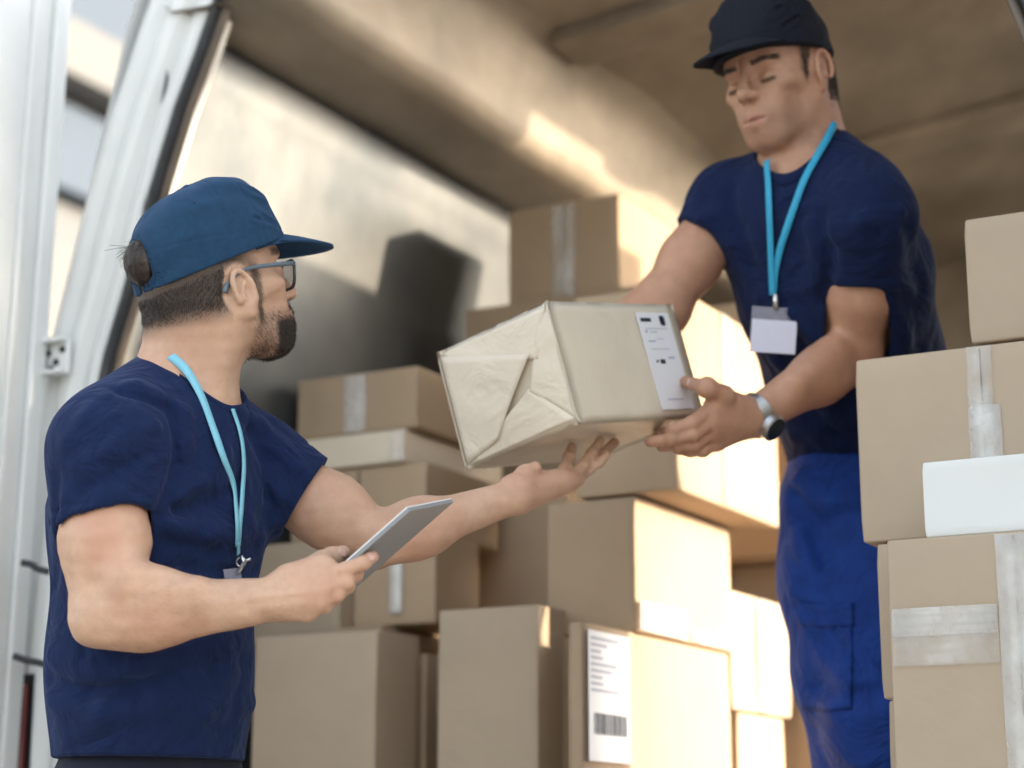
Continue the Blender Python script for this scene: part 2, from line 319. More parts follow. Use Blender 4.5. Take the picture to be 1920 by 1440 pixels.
def head_prims(F, H, mo=0., eo=0.):
    w = H.w; A = H.A
    E = lambda c, r, k=.012, op='add', rot=None: F.put(ell(w(*c), np.array(r)*H.S, A if rot is None else A@rot), k, op)
    K = lambda a, b, ra, rb, k=.012, op='add': F.put(cap(w(*a), w(*b), ra*H.S, rb*H.S), k, op)
    E((-.014, 0, .034), (.097, .076, .083)); E((-.03, 0, -.005), (.078, .07, .07), .03)
    E((.032, 0, -.035), (.056, .056, .074), .03)
    for y in (-1, 1):
        K((-.004, y*.049, -.052), (.06, y*.022, -.099), .020, .017, .025)
        E((.052, y*.044, -.026), (.026, .021, .021), .022)
        E((.055, y*.031, -.062), (.028, .022, .03), .02)
    K((.068, -.012, -.100), (.068, .012, -.100), .0185, .0185, .02)
    E((.072, 0, -.068), (.027, .030, .028), .02)
    K((.075, -.034, .024+eo*.7), (.075, .034, .024+eo*.7), .0135, .0135, .012)
    E((.055, 0, .055), (.034, .055, .04), .02)
    for y in (-1, 1): E((.094, y*.033, .004+eo), (.018, .021, .0130), .011, 'sub')
    K((.087, 0, .016), (.110, 0, -.026), .0074, .0088, .010); E((.111, 0, -.032), (.0125, .0108, .0105), .008)
    for y in (-1, 1):
        E((.097, y*.0120, -.035), (.012, .0078, .0078), .007); E((.058, y*.0625, -.066), (.022, .009, .022), .03, 'sub'); E((.102, y*.0062, -.0435), (.005, .0035, .004), .003, 'sub')
        E((.0750, y*.0325, -.001+eo), (.0130, .0150, .0115), .005)          # lids over the eyeballs
    K((.088, -.022, -.064+mo), (.0950, 0, -.0610+mo), .0040, .0046, .009); K((.0950, 0, -.0610+mo), (.088, .022, -.064+mo), .0046, .0040, .009)
    K((.087, -.018, -.0735+mo), (.0918, 0, -.0735+mo), .0048, .0056, .009); K((.0918, 0, -.0735+mo), (.087, .018, -.0735+mo), .0056, .0048, .009)
    K((.0945, -.024, -.0680+mo), (.0990, 0, -.0672+mo), .0020, .0024, .003, 'sub'); K((.0990, 0, -.0672+mo), (.0945, .024, -.0680+mo), .0024, .0020, .003, 'sub')
    for y in (-1, 1):                                                   # ears
        c = np.array([-.010, y*.078, H.ez]); rim = []
        E((c[0], y*.074, c[2]), (.016, .006, .026), .006)
        for k in range(15):
            t = R_(-35+k*19); rim.append((c[0]+.0165*math.cos(t)*-1-.004*math.sin(t), y*(.0825+.006*max(0, math.cos(t))), c[2]+.0285*math.sin(t)+.002))
        for a, b in zip(rim, rim[1:]): K(a, b, .0036, .0036, .004)
        E((c[0]+.006, y*.079, c[2]-.027), (.0085, .0055, .011), .006)
        K((c[0]+.003, y*.081, c[2]+.012), (c[0]-.004, y*.082, c[2]-.012), .0032, .0034, .004)
        E((c[0]+.006, y*.083, c[2]-.004), (.0055, .008, .0085), .003, 'sub')
        K((c[0]+.013, y*.078, c[2]-.006), (c[0]+.014, y*.078, c[2]), .0042, .0036, .004)

def ss(x, a, b): t = np.clip((x-a)/(b-a), 0, 1); return t*t*(3-2*t)
def set_mask(o, arr):
    at = o.data.color_attributes.new('mask', 'FLOAT_COLOR', 'POINT'); at.data.foreach_set('color', np.concatenate([arr, np.ones((len(arr), 1))], 1).astype(np.float32).ravel())

def strands(name, P, N, D, length, wid, m, parent, seed=1, bend=.3, messy=.28):
    """short hairs as two-segment tapering blades"""
    r = np.random.default_rng(seed); n = len(P); D = D+r.normal(size=(n, 3))*messy; D /= np.linalg.norm(D, axis=1, keepdims=True)
    Ln = (length*(.6+.7*r.random(n)))[:, None]; side = np.cross(D, N+r.normal(size=(n, 3))*.5); side /= np.linalg.norm(side, axis=1, keepdims=True)+1e-9
    p0 = P-N*.001; p1 = p0+D*Ln*.55; p2 = p1+(D-N*bend)*Ln*.5
    v = np.stack([p0-side*wid, p0+side*wid, p1+side*wid*.8, p1-side*wid*.8, p2+side*wid*.15, p2-side*wid*.15], 1).reshape(-1, 3)
    b = np.arange(n)[:, None]*6; f = np.concatenate([b+np.array([[0, 1, 2, 3]]), b+np.array([[3, 2, 4, 5]])]); return mesh_np(name, v, f, m, parent, smooth=False)

def cap_crown(name, H, m, parent, grow=1.0, hole=True, tilt=.1):
    S = H.S
    lo = H.c-.2; hi = H.c+.22; F = Field(lo, hi, .0019); A = H.A; w = H.w
    F.put(ell(w(-.002, 0, .032), np.array([.118, .090, .138])*grow*S, A), .004)
    def smax(p, n, k):
        n = A@nrm(n); X, Y, Z = F.ax[0][:, None, None], F.ax[1][None, :, None], F.ax[2][None, None, :]; d = ((X-p[0])*n[0]+(Y-p[1])*n[1]+(Z-p[2])*n[2]).astype(np.float32)
        t = np.maximum(k-np.abs(F.F-d), 0)/k; F.F = np.maximum(F.F, d)+t*t*k*.25
    smax(w(0, 0, .152), (-.04, 0, 1), .030); smax(w(.109, 0, .060), (.092, 0, .046), .014); smax(w(-.06, 0, .137), (-.55, 0, 1), .05)
    idx = np.argwhere(np.abs(F.F) < .012); P = H.loc(F.lo+idx*F.h); g = np.zeros(len(P))
    for ang in (0, 58, -58, 122, -122, 90, -90):                    # panel seams
        ca, sa = math.cos(R_(ang)), math.sin(R_(ang)); d = np.abs(-(P[:, 0]+.01)*sa+P[:, 1]*ca); on = ((P[:, 0]+.01)*ca+P[:, 1]*sa > 0) if ang else (np.abs(P[:, 0]) < 9)
        g += on*(.0011*np.exp(-(d/.0016)**2)-.0005*np.exp(-((d-.005)/.002)**2))
    g += .0009*np.exp(-((P[:, 2]-.055)/.0018)**2)                    # sweat-band stitching
    r = np.random.default_rng(5)
    for k in range(9):                                               # creases above the band at the temples
        yy = -1 if k % 2 == 0 else 1; c = np.array([.03+.05*r.random(), yy*.075, .065+.05*r.random()]); dr = nrm([1, 0, -.25-.5*r.random()]); q = P-c; t = np.clip(q@dr, -.017, .02); d = np.linalg.norm((q-t[:, None]*dr)*np.array([1, .4, 1]), axis=1); g += .0032*np.exp(-(d/.0035)**2)-.0016*np.exp(-((d-.007)/.004)**2)
    g += .0012*np.sin(P@np.array([60, 25, 80])+2*np.sin(P@np.array([-20, 50, 33])))
    F.F[tuple(idx.T)] += g.astype(np.float32)
    F.put(both(ell(w(-.016, 0, .028), np.array([.1015, .0795, .10])*grow*S, A), plane(w(0, 0, .052), A@np.array([0, 0, 1]))), .002, 'sub')
    F.cut(w(0, 0, .026), A@nrm([tilt, 0, -1]))
    if hole: F.put(both(ell(w(-.115, 0, .036), np.array([.045, .030, .030])*S, A), plane(w(0, 0, .022), A@np.array([0, 0, -1]))), .003, 'sub')
    o, P = F.mesh(name, m, parent)
    zt = .25
    while F.sample(w(-.012, 0, zt))[0] > 0 and zt > .1: zt -= .001
    bm = bmesh.new(); tube(bm, [w(-.012+.0065*math.cos(t), .0065*math.sin(t), zt) for t in np.arange(0, 2*PI, .5)], .0035, 8, True); bmesh.ops.create_uvsphere(bm, u_segments=12, v_segments=8, radius=.0085, matrix=Matrix.Translation(w(-.012, 0, zt-.0025))); bm_obj('cap_button', bm, m, o, True)
    for x, y, z in ((.034, -1, .112), (.034, 1, .112), (-.05, -1, .112), (-.05, 1, .112)):
        d = np.array([x, y*.07, z-.05]); t0 = .0
        for t in np.arange(.02, .2, .001):
            if F.sample(w(0, 0, .05)+H.A@nrm(d)*t)[0] < 0: t0 = t
        bm = bmesh.new(); p = w(0, 0, .05)+H.A@nrm(d)*t0; n = F.grad(p)[0]; a = nrm(np.cross(n, [.3, .2, 1])); b = np.cross(n, a); tube(bm, [p+.0032*(math.cos(q)*a+math.sin(q)*b) for q in np.arange(0, 2*PI, .6)], .0011, 6, True)
        bm_obj('eyelet', bm, m, o, True)
    # brim: curved plate
    bm = bmesh.new(); nu, nv = 28, 12; top = []; bot = []
    for i in range(nu+1):
        th = R_(-74+148*i/nu); ca, sa = math.cos(th), math.sin(th); rt = []; rb = []
        ix, iy = -.004+.107*grow*ca, .083*grow*sa
        ln = .094*max(0, ca)**.55*(1 if abs(th) < 2 else 0)
        for j in range(nv+1):
            t = j/nv; x = ix+ln*t; y = iy*(1-.10*t); z = .060-.17*(x-.075)*(1 if x > .075 else .0)-4.6*y*y-(.5*max(0, x-.10)**1.5)
            rt.append(bm.verts.new(Vector(w(x, y, z+.0018)))); rb.append(bm.verts.new(Vector(w(x, y, z-.0018))))
        top.append(rt); bot.append(rb)
    for i in range(nu):
        for j in range(nv): bm.faces.new((top[i][j], top[i+1][j], top[i+1][j+1], top[i][j+1])); bm.faces.new((bot[i][j], bot[i][j+1], bot[i+1][j+1], bot[i+1][j]))
        bm.faces.new((top[i][nv], top[i+1][nv], bot[i+1][nv], bot[i][nv])); bm.faces.new((top[i][0], bot[i][0], bot[i+1][0], top[i+1][0]))
    for g in (0, nu): 
        for j in range(nv): bm.faces.new((top[g][j], top[g][j+1], bot[g][j+1], bot[g][j]))
    bm_obj('brim', bm, m, o, True); return o

def finger(F, pts, r0, r1, k=.004):
    n = len(pts)-1
    for i in range(n): F.put(cap(pts[i], pts[i+1], r0+(r1-r0)*i/n, r0+(r1-r0)*(i+1)/n), k)
    for p in pts[1:-1]: F.put(ell(p, (r0*1.04,)*3), k)

# ================================================================== setting
def rebase(o, p):
    p = Vector(p)
    if o.type == 'MESH': o.data.transform(Matrix.Translation(-p))
    o.location = p
    for c in o.children: c.matrix_parent_inverse = Matrix.Translation(-p)
    return o
def prof_sheet(bm, prof, l0, l1, nl=1):
    """sheet swept along the van: profile of (s, z)"""
    rows = [[bm.verts.new(Vector(V(s, l0+(l1-l0)*j/nl, z))) for s, z in prof] for j in range(nl+1)]
    for j in range(nl):
        for i in range(len(prof)-1): bm.faces.new((rows[j][i], rows[j][i+1], rows[j+1][i+1], rows[j+1][i]))

bm = bmesh.new(); bmesh.ops.create_grid(bm, x_segments=4, y_segments=4, size=400)
g = bm_obj('ground', bm, M['asphalt']); g['kind'] = 'structure'

van = empty('delivery_van', V(.8, 1.5, 0))
tag(van, 'white delivery van with its rear doors open and its hold full of parcels', 'van')
LEN = 3.1
def s_in(z): return float(np.interp(z, [.55, 1.2, 1.7, 2.05, 2.37], [-.06, -.03, .015, .065, .115]))
def s_seal(z): return float(np.interp(z, [.5, 1.2, 1.713, 1.856, 2.04, 2.186, 2.30, 2.36, 2.46, 2.56, 2.66], [-.05, -.03, 0, .047, .097, .145, .194, .216, .262, .33, .45]))
# cargo floor, sill and bumper
bm = bmesh.new(); vbox(bm, -.02, 1.74, .02, LEN, .50, .55, .004); bm_obj('cargo_floor', bm, M['floor'], van)
bm = bmesh.new(); vbox(bm, -.15, 1.86, -.16, .015, .36, .52, .03); bm_obj('rear_bumper', bm, M['rubber'], van, True)
# left inner wall with shallow pressed frames, then the roof duct
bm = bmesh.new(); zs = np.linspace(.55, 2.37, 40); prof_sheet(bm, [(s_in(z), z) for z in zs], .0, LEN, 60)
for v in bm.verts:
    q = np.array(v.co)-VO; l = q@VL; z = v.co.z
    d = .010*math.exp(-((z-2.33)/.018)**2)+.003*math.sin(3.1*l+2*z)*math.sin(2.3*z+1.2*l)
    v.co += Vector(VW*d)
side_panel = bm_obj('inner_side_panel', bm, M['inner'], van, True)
for l0, wd in ((2.0, .10),):
    bm = bmesh.new(); pr = [(s_in(z)+.003, z) for z in np.linspace(.55, 2.34, 20)]
    for k in range(19):
        vs = []
        for ll, off in ((l0, 0), (l0+.025, .014), (l0+wd-.025, .014), (l0+wd, 0)):
            vs.append((bm.verts.new(Vector(V(pr[k][0]+off, ll, pr[k][1]))), bm.verts.new(Vector(V(pr[k+1][0]+off, ll, pr[k+1][1])))))
        for a, b in zip(vs, vs[1:]): bm.faces.new((a[0], b[0], b[1], a[1]))
    bmesh.ops.remove_doubles(bm, verts=bm.verts, dist=.0002); bm_obj('wall_rib', bm, M['inner'], van, False)
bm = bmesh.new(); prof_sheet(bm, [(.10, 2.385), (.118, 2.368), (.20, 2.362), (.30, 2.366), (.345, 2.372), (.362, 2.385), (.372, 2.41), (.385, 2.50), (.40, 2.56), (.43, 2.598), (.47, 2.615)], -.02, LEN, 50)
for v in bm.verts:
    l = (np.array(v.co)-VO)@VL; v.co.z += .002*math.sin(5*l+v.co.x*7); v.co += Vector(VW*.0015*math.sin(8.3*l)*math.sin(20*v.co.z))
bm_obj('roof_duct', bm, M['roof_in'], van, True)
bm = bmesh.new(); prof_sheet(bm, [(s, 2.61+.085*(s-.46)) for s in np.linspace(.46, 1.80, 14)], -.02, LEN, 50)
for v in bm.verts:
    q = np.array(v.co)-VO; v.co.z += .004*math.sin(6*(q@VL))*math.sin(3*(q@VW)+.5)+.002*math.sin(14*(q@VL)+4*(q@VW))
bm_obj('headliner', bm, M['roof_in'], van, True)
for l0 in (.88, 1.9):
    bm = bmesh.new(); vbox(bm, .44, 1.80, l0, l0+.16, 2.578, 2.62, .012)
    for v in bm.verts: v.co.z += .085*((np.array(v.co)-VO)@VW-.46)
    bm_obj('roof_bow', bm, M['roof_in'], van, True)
bm = bmesh.new(); vbox(bm, -.05, 1.80, LEN, LEN+.03, .5, 2.75); bm_obj('bulkhead', bm, M['roof_in'], van)
# outer skin
bm = bmesh.new(); prof_sheet(bm, [(-.20, .40), (-.215, .9), (-.19, 1.4), (-.155, 1.72), (-.06, 2.1), (.0, 2.36), (.08, 2.58), (.25, 2.74), (.6, 2.80), (1.2, 2.83), (1.62, 2.82), (1.83, 2.755)], .0, LEN+1.6, 4); bm_obj('body_shell', bm, M['white_paint'], van, True)
# right side with the sliding door open: sill, front post, unseen sun-blocking parts
bm = bmesh.new(); vbox(bm, 1.75, 1.82, .34, LEN, .40, .80); bm_obj('side_sill', bm, M['white_paint'], van)
bm = bmesh.new(); vbox(bm, 1.77, 1.83, 2.75, LEN+1.6, .80, 2.67); bm_obj('side_post', bm, M['white_paint'], van)
bm = bmesh.new(); vbox(bm, 1.765, 1.83, -.03, .78, .40, 2.74); bm_obj('quarter_sun_block', bm, M['white_paint'], van)  # unseen panel added to keep the sun off the man in the van
bm = bmesh.new(); vbox(bm, 1.73, 1.80, .78, 1.52, 2.635, 2.74, .01); bm_obj('header_sun_block', bm, M['white_paint'], van, True)  # unseen header added to cut the sun from the roof duct
bm = bmesh.new(); vbox(bm, 1.70, 1.745, .80, 1.62, 2.03, 2.36, .006); bm_obj('sun_block_bar', bm, M['brown_trim'], van)  # unseen bar added to shade the middle height of the inner wall
# rear pillars as swept sections with pressed grooves
def pillar(name, mirror):
    zs = np.linspace(.45, 2.68, 46); sec = [(.004, .05), (0, .0), (-.012, -.012), (-.040, -.014), (-.046, -.003), (-.058, -.003), (-.066, -.02), (-.105, -.022), (-.116, -.010), (-.124, -.010), (-.134, -.022), (-.166, -.016), (-.182, .004), (-.186, .06), (-.10, .065)]
    bm = bmesh.new(); rows = []
    for z in zs:
        k = 1+.05*math.sin(z*3); sp = s_seal(z); wd = float(np.interp(z, [.5, 1.7, 2.4], [1.0, .90, 1.08]))
        rows.append([bm.verts.new(Vector(V((1.785-sp-s*wd) if mirror else (sp-.020+s*wd*.9), l+.012, z))) for s, l in sec])
    n = len(sec)
    for a, b in zip(rows, rows[1:]):
        for i in range(n): bm.faces.new((a[i], a[(i+1) % n], b[(i+1) % n], b[i]))
    o = bm_obj(name, bm, M['white_paint'], van, True)
    bm = bmesh.new(); tube(bm, [V((1.785-s_seal(z)-.010) if mirror else s_seal(z)-.010, .003, z) for z in zs], .0125, 10)
    tube(bm, [V((1.785-s_seal(z)-.014) if mirror else s_seal(z)-.004, -.012, z) for z in zs], .0045, 6); bm_obj('door_seal', bm, M['rubber'], o, True)
    bm = bmesh.new(); tube(bm, [V((1.785-s_seal(z)-.032) if mirror else s_seal(z)+.009, .008, z) for z in zs], .009, 8); bm_obj('seal_trim', bm, M['brown_trim'], o, True); return o
pl = pillar('rear_pillar', False); pillar('rear_pillar', True)
bm = bmesh.new(); vbox(bm, .30, 1.42, -.01, .06, 2.70, 2.78, .01); bm_obj('rear_header', bm, M['white_paint'], van, True)
# rear doors swung open
def rdoor(s0, s1, lip, sgn, l1=-.035):
    d = empty('rear_door', V((s0+s1)/2, -.4, .6)); reparent(d, van) if False else None
    bm = bmesh.new(); vbox(bm, s0, s1, -.86, l1, .58, 2.62, .012)
    for v in bm.verts: v.co += Vector(VW*sgn*(.018*(v.co.z-.9)+.008))
    o = bm_obj('rear_door', bm, M['white_paint'], van, True); bpy.data.objects.remove(d)
    bm = bmesh.new(); vbox(bm, lip, lip+sgn*.012, -.075, -.037, .60, 2.60, .004); vbox(bm, lip, lip+sgn*.006, -.128, -.112, .62, 2.58, .002)
    for v in bm.verts: v.co += Vector(VW*sgn*(.018*(v.co.z-.9)+.008))
    bm_obj('door_flange', bm, M['white_paint'], o, True)
    return o
ld = rdoor(-.205, -.150, -.150, 1); rd = rdoor(2.0, 2.055, 2.0, 1, .16)  # right door is unseen, lengthened to keep sun off the near man
# hinge: folded bracket with bolt holes, on the pillar
bm = bmesh.new(); zc = 1.735
vbox(bm, -.150, -.135, -.060, -.018, zc-.035, zc+.065, .003); vbox(bm, -.128, -.070, -.030, -.022, zc-.030, zc+.035, .003); vbox(bm, -.128, -.075, -.052, -.031, zc+.028, zc+.036, .002); vbox(bm, -.128, -.075, -.050, -.031, zc-.031, zc-.023, .002)
hg = bm_obj('door_hinge', bm, M['white_paint'], ld, True)
bm = bmesh.new(); tube(bm, [V(-.133, -.036, zc-.03), V(-.133, -.036, zc+.075)], .0055, 8)
for s, z in ((-.117, .012), (-.098, -.006), (-.084, .016), (-.108, -.018)): tube(bm, [V(s, -.0335, zc+z), V(s, -.0275, zc+z)], .0062, 8)
for z in (.03, .045, .058, .07): tube(bm, [V(-.1425, -.0625, zc+z), V(-.1425, -.0590, zc+z)], .0052, 8)
bm_obj('hinge_bolt', bm, M['metal_dark'], hg, True)
# door check straps, tail lamp
for pts in ([(40, 1055), (58, 1058), (70, 1066), (92, 1072)], [(25, 1230), (50, 1238), (75, 1243), (100, 1252)]):
    bm = bmesh.new(); tube(bm, smooth_path([W(x, y, 3.36) for x, y in pts], 16), .006, 8); bm_obj('check_strap', bm, M['rubber'], van, True)
bm = bmesh.new(); vbox(bm, -.185, -.132, -.030, -.012, .72, 1.155, .008); tl = bm_obj('tail_lamp', bm, M['tail'], van, True)
bm = bmesh.new(); vbox(bm, -.193, -.126, -.012, -.006, .70, 1.172, .002); bm_obj('lamp_bezel', bm, M['metal_dark'], tl)
# wheels
for s in (-.05, 1.70):
    bm = bmesh.new(); ax = VW; c = V(s, .95, .36); u = VL; rings = []
    for rr, ww in ((.20, .07), (.23, .10), (.33, .11), (.355, .085), (.36, .04), (.36, -.04), (.355, -.085), (.33, -.11), (.23, -.10), (.20, -.07)):
        rings.append([bm.verts.new(Vector(c+ax*ww+rr*(math.cos(t)*u+math.sin(t)*np.array([0, 0, 1])))) for t in np.linspace(0, 2*PI, 40, endpoint=False)])
    for a, b in zip(rings, rings[1:]):
        for k in range(40): bm.faces.new((a[k], a[(k+1) % 40], b[(k+1) % 40], b[k]))
    wl = bm_obj('wheel', bm, M['rubber'], van, True)
    bm = bmesh.new(); tube(bm, [c-ax*.06, c+ax*.06], .205, 32); bm_obj('rim', bm, M['steel'], wl, True)
for c in van.children: c.matrix_parent_inverse = Matrix.Translation(-van.location)

# building beyond the van, seen through the gap behind the door
bl = empty('warehouse_building', V(-9, 12, 0))
tag(bl, 'pale warehouse with dark horizontal bands in the gap behind the van door', 'building')
def band(name, z0, z1, m, off=0., l0=-4, l1=60): 
    bm = bmesh.new(); vbox(bm, -9.4, -9+off, l0, l1, z0, z1); o = bm_obj(name, bm, m, bl); return o
BB = 0
band('wall', 0, 5.97, M['facade_white']); band('window_band', 5.97, 6.47, M['facade_dark'], -.12); band('cladding', 6.47, 7.23, M['facade'], .10)
band('shadow_gap', 7.23, 7.40, M['facade_dark'], -.08); band('parapet', 7.40, 7.9, M['facade_white'], .35); band('roof', 7.9, 9.6, M['facade'], .1)
for c in bl.children: c.matrix_parent_inverse = Matrix.Translation(-bl.location)

# ================================================================== cartons
def tape_strip(parent, face, s0, s1, l0, l1, z0, z1, a, b, name='tape', m='tape', off=.0012):
    """thin strip proud of a face; face 'f' (towards the tail) or 'r' (towards the right)"""
    bm = bmesh.new()
    n = 14
    if face == 'f':
        rows = [(V(a[0]+(b[0]-a[0])*0, l0-off, 0),)]
        s_a, s_b, z_a, z_b = a[0], b[0], a[1], b[1]
        vs = [[bm.verts.new(Vector(V(s_a+(s_b-s_a)*i/2, l0-off-.0006*(i == 1), z_a+(z_b-z_a)*j/n)+RNG.normal(0, .0004, 3))) for i in range(3)] for j in range(n+1)]
    else:
        l_a, l_b, z_a, z_b = a[0], b[0], a[1], b[1]
        vs = [[bm.verts.new(Vector(V(s1+off+.0006*(i == 1), l_a+(l_b-l_a)*i/2, z_a+(z_b-z_a)*j/n)+RNG.normal(0, .0004, 3))) for i in range(3)] for j in range(n+1)]
    for j in range(n):
        for i in range(2): bm.faces.new((vs[j][i], vs[j][i+1], vs[j+1][i+1], vs[j+1][i]))
    r = bmesh.ops.extrude_face_region(bm, geom=list(bm.faces)); d = Vector(-VL if face == 'f' else VW)*.0004
    for v in r['geom']:
        if isinstance(v, bmesh.types.BMVert): v.co += d
    return bm_obj(name, bm, M[m], parent, True)

def carton(label, s0, s1, l0, l1, z0, z1, m='kraft', group=None, tapes=(), rot=0., seam=False, bev=.0035):
    """closed carton: slightly bowed board faces, rounded creases, flap joint on the end"""
    bm = bmesh.new(); r = bmesh.ops.create_cube(bm, size=1)
    bmesh.ops.subdivide_edges(bm, edges=bm.edges, cuts=7, use_grid_fill=True)
    cx, cy, cz = (s0+s1)/2, (l0+l1)/2, (z0+z1)/2; dx, dy, dz = s1-s0, l1-l0, z1-z0; ph = RNG.uniform(0, 6, 6)
    for v in bm.verts:
        x, y, z = v.co; p = V(cx+x*dx, cy+y*dy, cz+z*dz); e = (1-4*x*x), (1-4*y*y), (1-4*z*z)
        am = .0035
        if abs(abs(y)-.5) < 1e-4: p = p+VL*math.copysign(1, y)*am*e[0]*e[2]*math.sin(ph[0]+3*x)
        if abs(abs(x)-.5) < 1e-4: p = p+VW*math.copysign(1, x)*am*e[1]*e[2]*math.sin(ph[1]+3*y)
        v.co = Vector(p)
    es = [e for e in bm.edges if len(e.link_faces) == 2 and e.calc_face_angle(0) > .9]
    bmesh.ops.bevel(bm, geom=es, offset=bev, segments=2, affect='EDGES', profile=.5)
    o = bm_obj('cardboard_box', bm, M[m], None, True); tag(o, label, 'box', group)
    for t in tapes:
        tape_strip(o, t[0], s0, s1, l0, l1, z0, z1, t[1], t[2], m=t[3] if len(t) > 3 else 'tape', off=.0052 if m != 'x' else .002)
    if seam:
        bm = bmesh.new(); sx = seam; obox(bm, V(sx, l0-.0040, (z0+z1)/2), (VW, VL, (0, 0, 1)), (.0009, .0012, (z1-z0)/2-.006)); bm_obj('flap_seam', bm, M['flap_gap_shade'], o)
    rebase(o, V(cx, cy, z0)); return o
GS = 'cartons stacked inside the van hold'; GR = 'cartons piled by the right side of the van opening'
FL = .552
carton('tall stack carton topmost of all, against the sunlit roof duct', .274, .546, 1.0, 1.29, 2.034, 2.256, seam=0.412, group=GS, tapes=[('f', (.385, 2.036), (.44, 2.252), 'tape_soft')])
carton('wide carton directly under the topmost carton of the stack by the van wall', .185, .62, .96, 1.45, 1.70, 2.030, group=GS)
carton('tall carton low behind the other stacks, under the wide carton by the van wall', .20, .60, .99, 1.45, FL, 1.697, group=GS)
carton('carton partly hidden between the tallest stack and the man in the van', .66, 1.06, 1.02, 1.50, 1.45, 1.98, group=GS)
carton('small taped carton sitting on the flat pale parcel beside the bearded man', .064, .345, .5, .80, 1.664, 1.786, seam=0.203, group=GS, tapes=[('f', (.178, 1.666), (.228, 1.782))])
carton('flat pale paper wrapped parcel under the small taped carton', .026, .323, .49, .88, 1.597, 1.661, m='wrap', group=GS, tapes=[('f', (.29, 1.599), (.323, 1.659), 'tape_soft')])
carton('carton under the flat pale parcel, above the reaching forearm', .055, .368, .5, .78, 1.458, 1.594, seam=0.215, group=GS)
carton('brown carton with crinkled bright tape below the reaching forearm', .205, .390, .5, .665, 1.284, 1.455, group=GS, tapes=[('f', (.290, 1.305), (.318, 1.452), 'tape_glint')])
carton('pale carton behind the hand with the tablet', -.005, .202, .46, .74, 1.262, 1.452, m='kraft_pale', group=GS)
carton('low brown carton under the crinkled tape carton, seen above the small brown carton', .16, .297, .46, .70, FL, 1.281, group=GS)
carton('large plain carton at the bottom next to the shirt hem of the bearded man', .121, .389, .30, .445, FL, 1.252, m='kraft_pale', group=GS)
carton('small brown carton with worn corner between the two low front cartons', .302, .402, .450, .645, FL, 1.222, group=GS, tapes=[('r', (.475, 1.02), (.505, 1.218), 'tape_soft')])
carton('grey brown carton low in the middle with its right side in shade', .515, .713, .30, .468, FL, 1.279, m='kraft_pale', group=GS)
lb = carton('slim flat carton on edge with a long white printed label', .822, .849, .195, .391, FL, 1.232, group=GS)
carton('brown shaded carton standing deep between the taped carton and the big sunlit one', .25, .50, .83, .95, FL, 1.60, group=GS)
carton('big sunlit carton in the middle with torn tape across its lower side', .679, .851, .40, .825, 1.235, 1.470, group=GS, tapes=[('r', (.402, 1.238), (.60, 1.288), 'tape_glint'), ('r', (.62, 1.238), (.82, 1.262), 'tape_soft')])
carton('sunlit cream carton standing under the torn tape carton', .66, .848, .392, .815, FL, 1.231, group=GS)
carton('overhanging sunlit carton behind the handed parcel, its underside glowing', .736, .932, .40, .885, 1.476, 1.843, group=GS, tapes=[('r', (.60, 1.48), (.66, 1.84), 'tape_soft')])
carton('small sunlit carton with a vertical strip of tape beside the blue trouser leg', .70, .85, .83, 1.14, 1.128, 1.355, m='kraft_pale', group=GS, tapes=[('r', (.955, 1.13), (1.02, 1.352))])
carton('low carton stub under the small sunlit carton', .70, .846, .86, 1.10, FL, 1.125, group=GS)
carton('sunlit carton column furthest back beside the trousers', .72, .902, 1.16, 1.42, FL, 1.447, m='kraft_pale', group=GS)
# right-hand pile
carton('upper carton at the right edge, topmost of the right pile', 1.560, 1.73, .0, .33, 1.5665, 1.749, m='kraft_pale', group=GR)
carton('big carton with a broad strip of clear tape in the right pile', 1.390, 1.735, .0, .36, 1.2955, 1.562, m='kraft_pale', seam=1.572, group=GR, tapes=[('f', (1.553, 1.44), (1.588, 1.560), 'tape_soft'), ('f', (1.552, 1.30), (1.597, 1.475))])
carton('plain carton tucked beneath the big taped one beside the trousers', 1.410, 1.72, .0, .34, 1.0755, 1.292, m='kraft_pale', group=GR)
carton('white carton wedged in the right pile', 1.512, 1.74, -.105, -.012, 1.2795, 1.382, m='white_card', group=GR, bev=.0025)
carton('front carton of the right pile crossed by bands of crinkled clear tape', 1.465, 1.74, -.13, -.012, FL, 1.276, m='kraft_pale', seam=1.636, group=GR, tapes=[('f', (1.612, .83), (1.66, 1.272)), ('f', (1.469, 1.145), (1.610, 1.183)), ('f', (1.469, 1.107), (1.610, 1.1465), 'tape_soft')])
carton('plain base carton beneath the tucked carton beside the trousers', 1.42, 1.74, -.01, .34, FL, 1.0725, m='kraft_pale', group=GR)

# label with bar code on the narrow carton
def plate(name, c, ax, hx, hy, th, m, parent, bev=0):
    bm = bmesh.new(); obox(bm, c, ax, (hx, hy, th/2), bev); return bm_obj(name, bm, m, parent)
def marks(name, o, ax, rects, m, parent, th=.0005):
    bm = bmesh.new()
    for x0, x1, y0, y1 in rects: obox(bm, o+ax[0]*(x0+x1)/2+ax[1]*(y0+y1)/2, ax, ((x1-x0)/2, (y1-y0)/2, th/2))
    return bm_obj(name, bm, m, parent)
ax = (VL, np.array([0, 0, 1.]), VW); c = V(.8555, .279, 1.115)
pl_ = plate('shipping_label', c, ax, .078, .105, .001, M['label'], lb); r = []
for k in range(9): r.append((-.07, -.07+.03+.09*RNG.random(), .09-k*.0105, .095-k*.0105))
marks('lettering', c+VW*.0008, ax, r, M['ink_pale'], pl_); r = []; x = -.06
while x < .06: wd = RNG.choice([.002, .003, .005]); r.append((x, x+wd, -.062, -.028)); x += wd+RNG.choice([.002, .003])
marks('barcode', c+VW*.0008, ax, r, M['ink'], pl_)
lbo = Matrix.Translation(-lb.location)
for o in lb.children: o.matrix_parent_inverse = lbo

